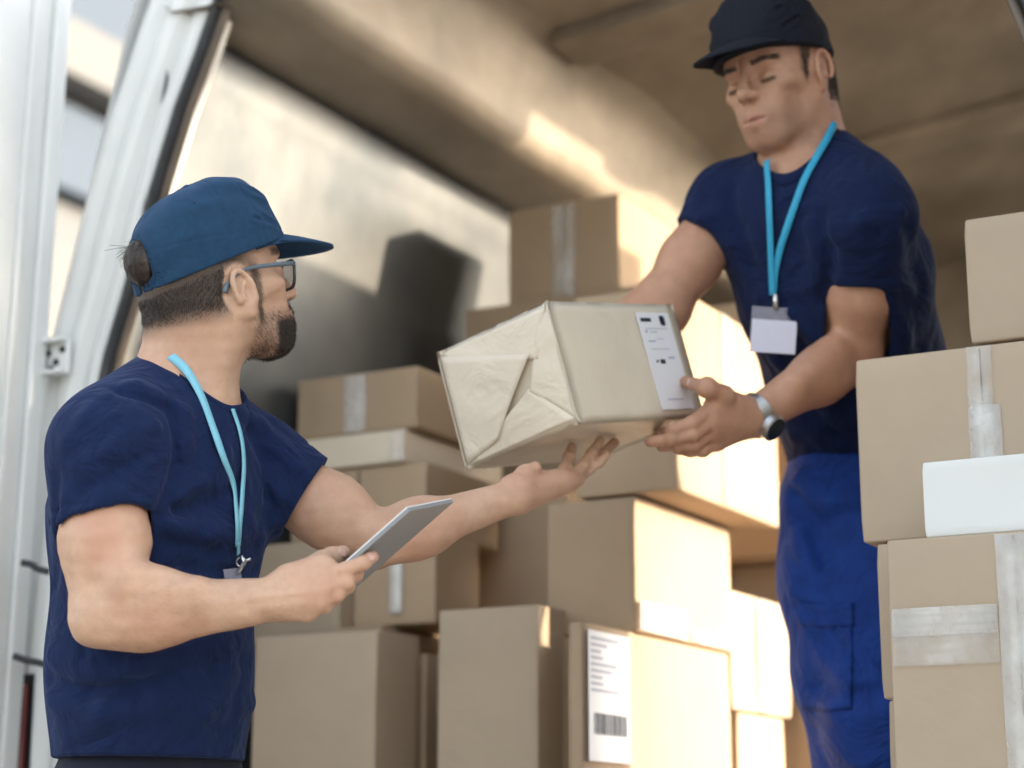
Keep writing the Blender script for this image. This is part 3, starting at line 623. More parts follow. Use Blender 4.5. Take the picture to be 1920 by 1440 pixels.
# ================================================================== the wrapped parcel that changes hands
def cvec(x, y, z): return x*CR-y*CU+z*CF
PA = nrm(cvec(238, -5, 277)); PE = cvec(-200, 88, 173); PE = nrm(PE-PA*(PE@PA)); PC = np.cross(PE, PA); PC = PC if PC@cvec(58, 222, -46) > 0 else -PC
LA, LC, LE = .300, .176, .222
PB = W(1085, 790, 2.74)                                             # nearest bottom corner
def PP(a, e, c): return PB+PA*a*LA+PE*e*LE-PC*(1-c)*LC               # c: 0 top, 1 bottom
bm = bmesh.new(); r = bmesh.ops.create_cube(bm, size=1); bmesh.ops.subdivide_edges(bm, edges=bm.edges, cuts=15, use_grid_fill=True)
for v in bm.verts:
    a, e, c_ = v.co.x+.5, v.co.y+.5, v.co.z+.5; p = PP(a, e, c_); q = np.array([a, e, c_]); n = 0
    for i, dr in ((0, PA), (1, PE), (2, PC)):
        if q[i] < 1e-4 or q[i] > 1-1e-4:
            o2 = [q[j] for j in range(3) if j != i]; f = 16*o2[0]*(1-o2[0])*o2[1]*(1-o2[1]); p = p+dr*(1 if q[i] > .5 else -1)*f*(.0018+.0012*math.sin(7*o2[0]+3*o2[1]))
    v.co = Vector(p)
es = [e for e in bm.edges if len(e.link_faces) == 2 and e.calc_face_angle(0) > .8]; bmesh.ops.bevel(bm, geom=es, offset=.004, segments=3, affect='EDGES', profile=.5)
parcel = bm_obj('wrapped_parcel', bm, M['wrap'], None, True); tag(parcel, 'paper wrapped parcel with white address label passed between the two men', 'parcel')
def flap(poly, lift, name='paper_fold'):
    """folded paper flap on the end face; poly of (e, c) and lift per corner"""
    bm = bmesh.new(); n = 14; q = [np.array(p) for p in poly]; g = []
    for i in range(n+1):
        row = []
        for j in range(n+1):
            u, v = i/n, j/n; p = (1-u)*(1-v)*q[0]+u*(1-v)*q[1]+u*v*q[2]+(1-u)*v*q[3]; h = (1-u)*(1-v)*lift[0]+u*(1-v)*lift[1]+u*v*lift[2]+(1-u)*v*lift[3]
            f = 16*p[0]*(1-p[0])*p[1]*(1-p[1]); h += f*.005+.0012*math.sin(13*p[0]+5*p[1])*math.sin(9*p[1]-4*p[0])*min(1, 8*u*(1-u))
            row.append(bm.verts.new(Vector(PP(0, p[0], p[1])-PA*h)))
        g.append(row)
    for i in range(n):
        for j in range(n): bm.faces.new((g[i][j], g[i+1][j], g[i+1][j+1], g[i][j+1]))
    r = bmesh.ops.extrude_face_region(bm, geom=list(bm.faces))
    for v in r['geom']:
        if isinstance(v, bmesh.types.BMVert): v.co -= Vector(PA)*.0009
    return bm_obj(name, bm, M['wrap_fold'], parcel, True)
flap([(.99, .01), (.02, .02), (.17, .40), (.95, .07)], [.0012, .0012, .002, .0015])
flap([(.0, .03), (.01, .97), (.30, .62), (.12, .16)], [.0012, .0012, .0024, .002])
flap([(.01, .97), (.98, .99), (.73, .86), (.30, .60)], [.0015, .0015, .0032, .0024])
flap([(.985, .03), (.215, .335), (.66, .89), (.985, .985)], [.002, .0055, .0055, .002])
# address label on the front face
lax = (PA, -PC, -PE)
lc = PP(.80, 0, .50)-PE*.0032
pl_ = plate('shipping_label', lc, lax, .041, .077, .0008, M['label'], parcel)
mk = [(-.034, -.008, .062, .068), (.014, .027, .058, .070), (.016, .025, .056, .072)]
marks('lettering', lc-PE*.0006, lax, mk+[(-.022, -.017, -.003, .001), (-.012, .000, -.005, .002)], M['ink'], pl_)
marks('lettering', lc-PE*.0006, lax, [(-.029, -.025, .044, .049), (-.018, .0, .045, .0465), (-.028, -.010, .030, .032), (-.006, .012, .034, .035), (.010, .026, .003, .006), (-.027, .026, .0505, .0515), (-.027, .02, .018, .019), (-.02, .02, -.062, -.0605)], M['ink_pale'], pl_)
rebase(parcel, PP(.5, .5, 1))
# ================================================================== the two men
def dirs(f):
    f = nrm([f[0], f[1], 0]); return f, np.cross([0, 0, 1], f), np.array([0, 0, 1.])
def fold(F, px, amp, wd, d0=2.1, d1=3.6):
    if wd > .0065: amp *= 1.9; wd *= 1.15
    P = [F.hit(x, y, d0, d1) for x, y in px]; P = [p for p in P if p is not None]
    if len(P) > 1: F.bulge(P, amp, wd)

def hem(F, c, ax, amp=.0022, wd=.0028, rmax=.09):
    a = nrm(np.cross(ax, [.3, .5, .8])); b = np.cross(ax, a); pts = []
    for t in np.linspace(0, 2*PI, 48):
        D = np.arange(.02, rmax, .001); f = F.sample(c+D[:, None]*(a*math.cos(t)+b*math.sin(t))); j = np.argmax(f > 0); pts.append(c+D[j]*(a*math.cos(t)+b*math.sin(t)))
    F.bulge(pts, -amp, wd)
# ------------------------------------------------------------------ bearded man outside, back to us
fA, lA, uA = dirs((.83, -.55, 0))
HA = Frame(W(407, 533, 2.635), (math.cos(R_(36)), math.sin(R_(36))), R_(18), R_(2), .97, .92, -.026)
neckA0, neckA1 = HA.w(-.032, 0, -.055), W(350, 780, 2.615)
shRA, elRA, wrRA = W(206, 850, 2.465), W(186, 1158, 2.40), W(520, 1122, 2.375)
shLA, elLA, wrLA = W(486, 882, 2.70), W(714, 1014, 2.665), W(968, 930, 2.74)
pelA, waiA, cheA, yokA = W(282, 1480, 2.60), W(284, 1250, 2.60), W(297, 975, 2.59), W(318, 850, 2.59)

FB = Field((-.66, 2.12, .86), (.24, 2.98, 1.86), .0026)
head_prims(FB, HA)
FB.put(cap(neckA0, neckA1, .0565, .060), .03); FB.put(cap(HA.w(-.055, 0, -.03), neckA1-fA*.02, .048, .062), .03)
FB.put(cap(HA.w(-.012, -.055, -.05), neckA1+fA*.045-lA*.012, .014, .012), .03); FB.put(cap(HA.w(-.012, .055, -.05), neckA1+fA*.045+lA*.012, .014, .012), .03)
FB.put(cap(yokA-lA*.10, yokA+lA*.10, .055, .055), .05); FB.put(cap(cheA, yokA, .13, .11, fA, 1.35), .05); FB.put(cap(waiA, cheA, .115, .12, fA, 1.3), .05); FB.put(cap(pelA, waiA, .105, .105, fA, 1.3), .05)
# near arm (right), bent, with the tablet
FB.put(cap(shRA, elRA*.55+shRA*.45, .050, .0515), .03); FB.put(cap(elRA*.55+shRA*.45, elRA, .0515, .0335), .025); FB.put(cap(W(224, 1020, 2.405), W(230, 1065, 2.39), .030, .022), .03)
fm = elRA*.66+wrRA*.34
FB.put(cap(elRA, elRA*.8+wrRA*.2, .0325, .0395), .02); FB.put(cap(elRA*.8+wrRA*.2, fm, .0395, .0365), .03); FB.put(cap(fm, wrRA, .0360, .0255, CF, .92), .03); FB.put(ell(W(163, 1184, 2.41), (.0135, .0135, .0135)), .014); FB.put(cap(W(250, 1088, 2.37), W(360, 1108, 2.36), .024, .016), .03)
FB.put(cap(W(280, 1185, 2.39), W(470, 1150, 2.37), .012, .008), .02)
# hand: knuckle row from index (upper) to little finger (lower)
kn = [W(616, 1072, 2.375), W(612, 1100, 2.362), W(598, 1126, 2.360), W(578, 1148, 2.366)]
for k_, r_ in zip(kn, (.0145, .0145, .0135, .012)): FB.put(cap(wrRA, k_, .021, r_), .014)
FB.put(cap(W(545, 1085, 2.378), W(600, 1062, 2.385), .019, .015), .016)
FB.put(cap(W(548, 1100, 2.39), W(606, 1050, 2.41), .017, .013), .016)
finger(FB, [kn[0], W(648, 1068, 2.366), W(680, 1055, 2.372), W(699, 1044, 2.378)], .0098, .0078, .003)
finger(FB, [kn[1], W(650, 1092, 2.362), W(668, 1078, 2.385), W(672, 1066, 2.41)], .0096, .0078, .0025)
finger(FB, [kn[2], W(634, 1114, 2.362), W(652, 1100, 2.388), W(655, 1086, 2.41)], .0092, .0075, .0025)
finger(FB, [kn[3], W(610, 1137, 2.366), W(628, 1122, 2.388), W(634, 1108, 2.405)], .0082, .0068, .0025)
finger(FB, [W(596, 1058, 2.405), W(622, 1046, 2.425), W(643, 1036, 2.432)], .0125, .0095, .006)
# far arm (left), reaching out palm up
ul = elLA*.6+shLA*.4
FB.put(cap(shLA, ul, .052, .048), .03); FB.put(cap(ul, elLA, .047, .031), .03); f2 = elLA*.68+wrLA*.32
FB.put(cap(elLA, elLA*.8+wrLA*.2, .031, .0345), .02); FB.put(cap(elLA*.8+wrLA*.2, f2, .0345, .033), .03); FB.put(cap(f2, wrLA, .033, .0235), .03); FB.put(ell(W(704, 1048, 2.68), (.0135,)*3), .016)
bn = -np.cross(PA, PE); bn = bn if bn@PC > 0 else -bn               # outward normal of the parcel's lower face
def under(px, py, off):
    r = ray(px, py); t = ((PB-CAM)@bn+off)/(r@bn); return CAM+t*r
def und(px, py, off, d):                                            # on the lower face when the sight line meets it near d
    p = under(px, py, off); dd = (p-CAM)@CF; return p if abs(dd-d) < .14 else W(px, py, d)
tips = [und(1072, 838, .010, 2.80), und(1126, 826, .009, 2.83), und(1152, 829, .009, 2.85), und(1138, 853, .008, 2.86)]
kl = [W(1052, 898, 2.79), W(1068, 902, 2.805), W(1078, 900, 2.825), W(1082, 894, 2.845)]
for k_, r_ in zip(kl, (.0135, .0135, .013, .012)): FB.put(cap(wrLA, k_, .0195, r_), .014)
for k_, t_, r_ in zip(kl, tips, (.0094, .0096, .0092, .0082)):
    a = k_*.62+t_*.38+np.array([0, 0, -.003]); b = k_*.3+t_*.7+bn*.002; finger(FB, [k_, a, b, t_], r_, r_*.8, .0025)
FB.put(cap(wrLA+.01*CU, W(1000, 897, 2.80), .02, .016), .014); finger(FB, [W(985, 903, 2.78), W(985, 890, 2.755), und(1004, 877, .009, 2.76)], .0135, .0095, .006)
FB.noise(.0007, (60, 90, 120), 3, .006)
fold(FB, [(250, 1120), (300, 1085), (360, 1078)], -.0012, .006)
for a, b in (((470, 1090), (590, 1078)), ((480, 1120), (590, 1108)), ((480, 1140), (575, 1130))): fold(FB, [a, b], .0018, .0038)
def nail(F, px, py, sx=.0052, sy=.0066):
    p = F.hit(px, py)
    if p is None: return None
    n = F.grad(p)[0]; t = nrm(np.cross(n, nrm(CR*.7-CU*.5))); b = np.cross(n, t); return p, n, t, b, sx, sy
def add_nail(q, parent):
    if q is None: return
    p, n, t, b, sx, sy = q; bm = bmesh.new(); bmesh.ops.create_uvsphere(bm, u_segments=14, v_segments=8, radius=1, matrix=Matrix([[b[i]*sy, t[i]*sx, n[i]*.0012, p[i]] for i in range(3)]+[[0, 0, 0, 1]])); bm_obj('fingernail', bm, M['nail'], parent, True)
manA = empty('person', W(290, 2700, 2.4)*np.array([1, 1, 0]))
tag(manA, 'bearded man in blue cap and glasses holding a tablet, reaching under the parcel', 'person')
EZ = HA.ez
bodyA, P = FB.mesh('body', M['skin_a'], manA); add_nail(nail(FB, 695, 1043), bodyA); add_nail(nail(FB, 642, 1036), bodyA); N = FB.grad(P); q = HA.loc(P)
x, y, z = q.T; near = (np.linalg.norm(q, axis=1) < .2)
buzz = ss(-x, -.040, .012)*ss(z, -.075, -.030)*(1-ss(np.abs(y), .0, .001)*0)*near; ear = ss(-np.sqrt(((x+.010)/.024)**2+((z-EZ)/.036)**2), -1.25, -1.0)*(np.abs(y) > .064); buzz = np.where(x > -.030, buzz*ss(z, -.005, .022)+0*z, buzz)*(1-ear)
burn = ss(-np.abs(x-.021), -.013, -.004)*ss(-z, -.025, .0)*ss(z, -.085, -.05)*(np.abs(y) > .04)*near*.75
beard = ss(-z, .046, .070)*ss(x, -.002, .022)*near*ss(z, -.128, -.112); chin = ss(-z, .066, .084)*ss(x, .045, .062)*near*ss(z, -.135, -.118); must = ss(-z, .042, .048)*ss(z, -.064, -.058)*ss(x, .075, .085)*near
lips = ss(x, .088, .092)*ss(-np.abs(z+.067), -.012, -.008)*(np.abs(y) < .02)*near; brow = ss(-np.abs(z-.026-.02*np.abs(y)), -.007, -.004)*ss(x, .06, .07)*(np.abs(y) > .012)*near
buzz *= (1-ss(x, .035, .05)); hm = np.clip(buzz*.97+burn+beard*.36+chin*.88+must*.8, 0, 1)*(1-ear)
set_mask(bodyA, np.stack([hm, lips*(1-hm), brow*.8], 1))
def scatter(wt, n, seed):
    r = np.random.default_rng(seed); i = np.nonzero(wt > .02)[0]
    return r.choice(i, size=min(n, len(i)*3), p=wt[i]/wt[i].sum()) if len(i) else np.zeros(0, int)
i = scatter((buzz*(z < .020+.20*x))**1.3, 34000, 1); strands('hair', P[i], N[i], HA.A@np.array([-.3, 0, -.9])+N[i]*.35, .0058*np.clip(buzz[i], .2, 1), .00019, M['hair'], bodyA, 1, messy=.16)
wt = chin*3+must*.8+beard*.55+burn*.5; i = scatter(wt*(1-ear), 11000, 2); strands('beard', P[i], N[i], HA.A@np.array([.35, 0, -.85])+N[i]*.45, .0065, .0002, M['hair'], bodyA, 2, messy=.2)
arm = ((P-elRA)@nrm(wrRA-elRA) > .0)*((P-elRA)@nrm(wrRA-elRA) < .25)*(np.linalg.norm(P-elRA-((P-elRA)@nrm(wrRA-elRA))[:, None]*nrm(wrRA-elRA), axis=1) < .062)*(P[:, 2] < 1.34)
i = scatter(arm*1., 2600, 12); strands('arm_hair', P[i], N[i], nrm(wrRA-elRA)*.9+N[i]*.25-uA*.3,   .009, .00007, M['arm_hair'], bodyA, 12, messy=.3)
# bun of long hair through the back of the cap
c = HA.w(-.110, -.006, .044); T = HA.A; FBN = Field(c-.06, c+.06, .0018)
FBN.put(ell(c, (.023, .024, .030), T), .004); FBN.put(cap(c, HA.w(-.08, 0, .040), .017, .022), .012)
for k in range(26):
    a0 = RNG.uniform(0, 6.28); pts = [c+T@np.array([.0235*math.sin(t)*math.cos(a0), .0245*math.sin(t)*math.sin(a0), .0305*math.cos(t)])*1.0 for t in np.linspace(.3, 2.9, 7)]; FBN.bulge(pts, .0018, .0017)
bun, Pb = FBN.mesh('hair_bun', M['hair'], bodyA)
Nb = FBN.grad(Pb); i = np.random.default_rng(4).integers(0, len(Pb), 700); tg = np.cross(Nb[i], HA.A[:, 1]); strands('loose_hair', Pb[i], Nb[i], tg+Nb[i]*.25, .016, .0003, M['hair'], bun, 5, .5)
bm = bmesh.new()
for dx, dy in ((-62, 8), (-40, 22), (-52, -2)): tube(bm, smooth_path([W(258, 462, 2.56), W(258+dx*.5, 462+dy*.3, 2.56), W(258+dx, 462+dy, 2.56)], 8), .0003, 4)
bm_obj('flyaway_hair', bm, M['hair'], bun)
cap_crown('cap', HA, M['cap'], bodyA, tilt=.20)
# glasses
gl = None; bm = bmesh.new(); w = HA.w
def lens_ring(yc, n=26):
    out = []
    for k in range(n):
        t = 2*PI*k/n; a = math.copysign(abs(math.cos(t))**.55, math.cos(t)); b = math.copysign(abs(math.sin(t))**.6, math.sin(t))
        yy = yc+.0255*a*(1+.06*b); zz = -.009+.0205*b; out.append((.103-.28*yy*yy*8-.004*(1-b), yy, zz))
    return out
for yc in (-.0325, .0325): tube(bm, [w(*p) for p in lens_ring(yc)], .0023, 8, True)
tube(bm, [w(.1035, -.008, .0), w(.107, 0, .002), w(.1035, .008, .0)], .0022, 8)
for sy in (-1, 1): tube(bm, [w(.094, sy*.057, .004), w(.088, sy*.066, .005)], .0034, 8)
gl = bm_obj('glasses', bm, M['frame'], bodyA, True)
for yc in (-.0325, .0325):
    bm = bmesh.new(); pts = [Vector(w(p[0]-.0003, p[1], p[2])) for p in lens_ring(yc)]; vs = [bm.verts.new(p) for p in pts]; vb = [bm.verts.new(p-Vector(HA.A[:, 0])*.0014) for p in pts]; bm.faces.new(vs); bm.faces.new(vb[::-1]); n = len(vs)
    for k in range(n): bm.faces.new((vs[k], vs[(k+1) % n], vb[(k+1) % n], vb[k]))
    bm_obj('lens', bm, M['lens'], gl)
for sy in (-1, 1):
    bm = bmesh.new(); pts = smooth_path([w(.090, sy*.066, .0045), w(.05, sy*.078, .005), (w(.01, sy*.0805, .0055)), w(-.016, sy*.083, -.001), w(-.032, sy*.0815, -.014), w(-.038, sy*.080, -.024)], 22); ribbon(bm, pts, [HA.A[:, 1]]*len(pts), [.0065-.002*min(1, k/12) + (.0035 if k > 15 else 0) for k in range(len(pts))], .003); bm_obj('temple', bm, M['temple'], gl, True)
# shirt
FS = Field((-.68, 2.16, .86), (.02, 2.96, 1.80), .0028)
FS.put(cap(yokA-lA*.10, yokA+lA*.10, .068, .066), .05); FS.put(cap(cheA, yokA-uA*.005, .150, .118, fA, 1.28), .06); FS.put(cap(waiA, cheA, .138, .142, fA, 1.22), .06); FS.put(cap(pelA-uA*.06, waiA, .140, .138, fA, 1.22), .06)
FS.put(cap(neckA1-fA*.012+uA*.012, yokA-fA*.01, .070, .078), .04)
FS.put(cap(W(300, 722, 2.63), shRA+uA*.006, .036, .056), .05); FS.put(cap(W(390, 775, 2.64), shLA+uA*.006, .034, .052), .05)
cufR, cufL = shRA+(elRA-shRA)*.53, shLA+(elLA-shLA)*.36
axR, axL = nrm(elRA-shRA), nrm(elLA-shLA)
FS.put(both(cap(shRA, cufR+axR*.05, .066, .0625), plane(W(215, 972, 2.43), axR*.92+nrm(W(560, 1100, 2.43)-W(140, 960, 2.43))*.30-CF*.15)), .05)
FS.put(both(cap(shLA, cufL+axL*.06, .066, .060), plane(W(552, 953, 2.69), nrm(W(660, 1022, 2.69)-W(555, 950, 2.69)))), .045)
FS.noise(.0022, (16, 22, 30, 44), 8, .03)
for px, am, wd in [
    ([(232, 735), (320, 770), (330, 880), (300, 960)], -.005, .008), ([(255, 722), (345, 775), (350, 880)], .004, .010),
    ([(140, 880), (210, 840), (290, 800)], .003, .010), ([(150, 925), (220, 885), (285, 850)], -.003, .008), ([(160, 960), (230, 930)], .003, .008),
    ([(330, 930), (380, 900), (420, 850)], .005, .010), ([(330, 960), (400, 945), (450, 900)], -.005, .009), ([(325, 985), (395, 1000), (470, 985)], .005, .011), ([(325, 1020), (400, 1040), (480, 1030)], -.004, .010),
    ([(470, 810), (500, 860), (505, 930)], -.006, .009), ([(450, 770), (490, 800), (540, 840)], .004, .010), ([(495, 880), (520, 930), (515, 975)], .005, .010), ([(520, 840), (560, 880), (585, 905)], .0025, .008),
    ([(100, 1230), (180, 1260), (260, 1250), (350, 1230)], .005, .013), ([(95, 1275), (170, 1300), (250, 1290), (330, 1260)], -.005, .012), ([(100, 1310), (190, 1335), (300, 1320)], .006, .013), ([(300, 1300), (380, 1330), (470, 1320)], .005, .012), ([(330, 1230), (400, 1250), (470, 1235)], -.004, .011),
    ([(105, 900), (110, 1000), (100, 1100)], -.004, .009), ([(380, 760), (425, 850), (430, 960)], .0015, .012), ([(345, 1060), (420, 1075), (480, 1065)], -.004, .009), ([(200, 745), (160, 780), (125, 830)], .002, .010)]: fold(FS, px, am, wd)
hem(FS, cufR-axR*.030, axR); hem(FS, cufL-axL*.028, axL)
FS.put(cap(cufR-axR*.05, cufR+axR*.10, .0570, .0560), .003, 'sub'); FS.put(cap(cufL-axL*.05, cufL+axL*.10, .0535, .0515), .003, 'sub')
SA = Field(FS.lo, FS.lo+FS.h*(FS.n-1), FS.h); SA.F = FS.F.copy()
nax = nrm(neckA0-neckA1); cN = neckA1+nax*.022; nN = nrm(nax+fA*.30-lA*.05)
FS.put(cap(neckA1-nax*.02+fA*.012, neckA0+fA*.006, .0665, .0665), .004, 'sub')
FS.cut(W(285, 1425, 2.6), -uA)
shirtA, Ps = FS.mesh('t_shirt', M['shirt'], bodyA)
# collar rib, traced where the neck opening meets the cloth
def collar(F0, c0, c1, r, m, parent, front):
    ax = nrm(c1-c0); a = nrm(front-ax*(front@ax)); b = np.cross(ax, a); T = np.arange(.16, -.03, -.0015); hs = []
    ts = np.linspace(0, 2*PI, 56, endpoint=False)
    for t in ts:
        P = c0+ax*T[:, None]+(a*math.cos(t)+b*math.sin(t))*r; f = np.nan_to_num(F0.sample(P), nan=1); j = np.argmax(f < 0); hs.append(T[j] if f[j] < 0 else 0.)
    hs = np.array(hs)
    for _ in range(8): hs = (np.roll(hs, 1)+2*hs+np.roll(hs, -1))/4
    pts = [c0+ax*(h-.0085)+(a*math.cos(t)+b*math.sin(t))*(r+.001) for h, t in zip(hs, ts)]; n = len(pts)
    bm = bmesh.new(); rings = []
    for i in range(n):
        tg = nrm(pts[(i+1) % n]-pts[i-1]); o = nrm(np.cross(tg, ax)); o = o if o@(pts[i]-c0-ax*hs[i]) > 0 else -o; up = nrm(np.cross(o, tg)); up = up if up@ax > 0 else -up
        rings.append([bm.verts.new(Vector(pts[i]+o*.0036*math.cos(q)+up*  .0100*math.sin(q))) for q in np.linspace(0, 2*PI, 10, endpoint=False)])
    for i in range(n):
        A_, B_ = rings[i], rings[(i+1) % n]
        for k in range(10): bm.faces.new((A_[k], A_[(k+1) % 10], B_[(k+1) % 10], B_[k]))
    return bm_obj('collar', bm, m, parent, True)
class Snap: pass
def snap(F): G = Field(F.lo, F.lo+F.h*(F.n-1), F.h); G.F = F.F.copy(); return G
collar(SA, neckA1-nax*.02+fA*.012, neckA0+fA*.006, .0660, M['shirt'], shirtA, fA)
# lanyard lying on the shirt and round the neck
def on(F, px, py, off, d0=2.1, d1=3.6):
    p = F.hit(px, py, d0, d1); n = F.grad(p)[0]; return p+n*off, n
def ribbon_on(F, px, width, m, parent, name='lanyard', off=.004, extra=()):
    P, Nn = [], []
    for x, y in px:
        try: p, n = on(F, x, y, off)
        except Exception: continue
        P.append(p); Nn.append(n)
    P = list(extra)+P; Nn = [nrm(-CF*.7+CU*.5)]*len(extra)+Nn; S = smooth_path(P, 60); k = len(S); Q = [nrm(sum(Nn[min(len(Nn)-1, int(i/k*(len(Nn)-1))+j)] for j in (0, 1))) for i in range(k)]
    for _ in range(6): Q = [nrm(Q[max(0, i-1)]+Q[i]+Q[min(k-1, i+1)]) for i in range(k)]
    bm = bmesh.new(); ribbon(bm, S, Q, width, .0016); return bm_obj(name, bm, m, parent, True)
FU = Field(FS.lo, FS.lo+FS.h*(FS.n-1), FS.h); sl = np.minimum(FS.F, .2); FU.F = sl.copy()
FU.put(cap(neckA1-nax*.02, neckA0, .0665, .064), .02)
lan = ribbon_on(FU, [(283, 652), (300, 658), (325, 672), (350, 698), (374, 745), (395, 800), (415, 855), (432, 905), (438, 950), (441, 990), (441, 1020)], [.0128-.0050*k/59 for k in range(80)], M['lanyard'], bodyA)
ribbon_on(FU, [(432, 770), (446, 815), (452, 865), (450, 925), (446, 975), (443, 1020)], .0075, M['lanyard'], lan, 'lanyard_strap', .0045)
ribbon_on(FU, [(441, 1015), (440, 1040)], .006, M['lanyard'], lan, 'lanyard_loop', .006)
p, n = on(FU, 440, 1054, .010); bm = bmesh.new()
tube(bm, [p+CU*.010, p+CU*.002+CR*.004, p-CU*.006, p-CU*.012-CR*.003], .0028, 8); tube(bm, [p+CR*.006*math.cos(t)+CU*(.002+.006*math.sin(t)) for t in np.arange(0, 6.2, .5)], .0014, 6, True); tube(bm, [p+CU*.003+CR*.003, p+CU*.006+CR*.013], .0022, 6); bm_obj('clip', bm, M['steel'], lan, True)
p, n = on(FU, 428, 1082, .008); s_ = nrm(np.cross(n, CU)); u_ = np.cross(s_, n); s_ = s_ if s_@CR > 0 else -s_
bm = bmesh.new(); obox(bm, p-u_*.02, (s_, u_, n), (.016, .030, .0008), .0004); bd = bm_obj('badge_holder', bm, M['clear'], lan); bm = bmesh.new(); obox(bm, p-u_*.026-s_*.006, (s_, u_, n), (.009, .02, .0005)); bm_obj('badge_card', bm, M['badge'], bd)
# trousers and shoes
def legs(name, m, parent, pts_list, shoes, h, belt, seed, folds=(), hem=None):
    allp = np.array([p for ch in pts_list for p, r in ch]+[belt[0], belt[1]]); lo = allp.min(0)-.2; hi = allp.max(0)+.2; F = Field(lo, hi, h)
    F.put(cap(belt[0], belt[1], belt[2], belt[2], belt[3], 1.25), .05)
    for ch in pts_list:
        for (a, ra), (b, rb) in zip(ch, ch[1:]): F.put(cap(a, b, ra, rb), .05)
    F.noise(.004, (14, 22, 34), seed, .04)
    for px, am, wd in folds: fold(F, px, am, wd)
    top = max(belt[0][2], belt[1][2])
    if hem is not None: F.cut((0, 0, hem), (0, 0, 1))
    o, P = F.mesh(name, m, parent); return o, F
def shoe(name, c, f, parent):
    f, l, u = dirs(f); F = Field(c-.25, c+.25, .005); F.put(cap(c+u*.045-f*.05, c+u*.038+f*.10, .042, .034), .02); F.put(cap(c+u*.045-f*.05, c+u*.12-f*.05, .045, .05), .03); F.cut(c+u*.004, -u); return F.mesh(name, M['shoe'], parent)[0]
gA = pelA*np.array([1, 1, 0]); ch = []
for sg in (1, -1):
    b0 = gA+lA*.11*sg+fA*.03*sg; ch.append([(pelA+lA*.085*sg-uA*.06, .095), (gA+lA*.10*sg+fA*.02+np.array([0, 0, .5]), .072), (b0+np.array([0, 0, .07]), .062)]); shoe('shoe', b0, fA, bodyA)
legs('trousers', M['pants_a'], bodyA, ch, None, .007, (pelA+uA*.20, pelA-uA*.06, .128, fA), 4)

# ------------------------------------------------------------------ tablet
e1 = nrm(.09*CR+.08*CU-.030*CF); e2 = .048*CR+.003*CU+.142*CF; e2 = nrm(e2-e1*(e1@e2)); nT = np.cross(e1, e2); nT = nT if nT@CF < 0 else -nT
cT = W(766, 955, 2.345)-e1*.107+e2*.078
bm = bmesh.new(); obox(bm, cT, (e1, e2, nT), (.107, .078, .0026))
es = [e for e in bm.edges if abs(nrm(np.array(e.verts[0].co-e.verts[1].co))@nT) > .9]; bmesh.ops.bevel(bm, geom=es, offset=.010, segments=5, affect='EDGES', profile=.5)
tab = bm_obj('tablet', bm, M['tablet'], None, False); tag(tab, 'grey tablet with a white rim held in the bearded man\'s hand', 'tablet')
bm = bmesh.new(); obox(bm, cT-nT*.0030, (e1, e2, nT), (.1074, .0784, .0008)); es = [e for e in bm.edges if abs(nrm(np.array(e.verts[0].co-e.verts[1].co))@nT) > .9]; bmesh.ops.bevel(bm, geom=es, offset=.010, segments=5, affect='EDGES', profile=.5); bm_obj('bezel', bm, M['tablet_rim'], tab)
bm = bmesh.new(); obox(bm, cT-nT*.0040, (e1, e2, nT), (.095, .070, .0004)); bm_obj('screen', bm, M['screen'], tab)
rebase(tab, cT)

# ------------------------------------------------------------------ man in the van
fB, lB, uB = dirs((-.60, -.80, 0))
HB = Frame(W(1456, 146, 3.09), (-math.cos(R_(48)), -math.sin(R_(48))), R_(-15), R_(3), .97)
shLB, elLB, wrLB = W(1626, 415, 2.975), W(1600, 668, 3.055), W(1412, 782, 2.945)
shRB, elRB, wrRB = W(1368, 380, 3.18), W(1235, 580, 3.11), W(1100, 690, 3.07)
pelB, waiB, cheB, yokB = W(1640, 905, 3.24), W(1600, 690, 3.20), W(1560, 520, 3.13), W(1505, 395, 3.09)
neckB0, neckB1 = HB.w(-.030, 0, -.055), W(1512, 320, 3.09)
FB2 = Field((-.10, 2.44, 1.42), (.86, 3.28, 2.34), .0028)
head_prims(FB2, HB, -.006, -.010)
FB2.put(cap(neckB0, neckB1, .057, .062), .03); FB2.put(cap(HB.w(-.055, 0, -.03), neckB1-fB*.03, .05, .066), .03)
FB2.put(cap(yokB-lB*.10, yokB+lB*.10, .055, .055), .05); FB2.put(cap(cheB, yokB, .13, .10, fB, 1.3), .05); FB2.put(cap(waiB, cheB, .115, .12, fB, 1.3), .05); FB2.put(cap(pelB, waiB, .12, .115, fB, 1.3), .05)
a = elLB*.55+shLB*.45
FB2.put(cap(shLB, a, .050, .0515), .02); FB2.put(cap(a, elLB, .0515, .038), .02); a = elLB*.66+wrLB*.34; FB2.put(cap(elLB, a, .040, .0395), .03); FB2.put(cap(a, wrLB, .039, .0275), .03); FB2.put(cap(W(1560, 660, 3.0), W(1490, 718, 2.96), .022, .016), .03)
a = elRB*.55+shRB*.45
FB2.put(cap(shRB, a, .046, .046), .03); FB2.put(cap(a, elRB, .045, .042), .03); a = elRB*.66+wrRB*.34; FB2.put(cap(elRB, a, .045, .043), .03); FB2.put(cap(a, wrRB, .041, .029), .03)
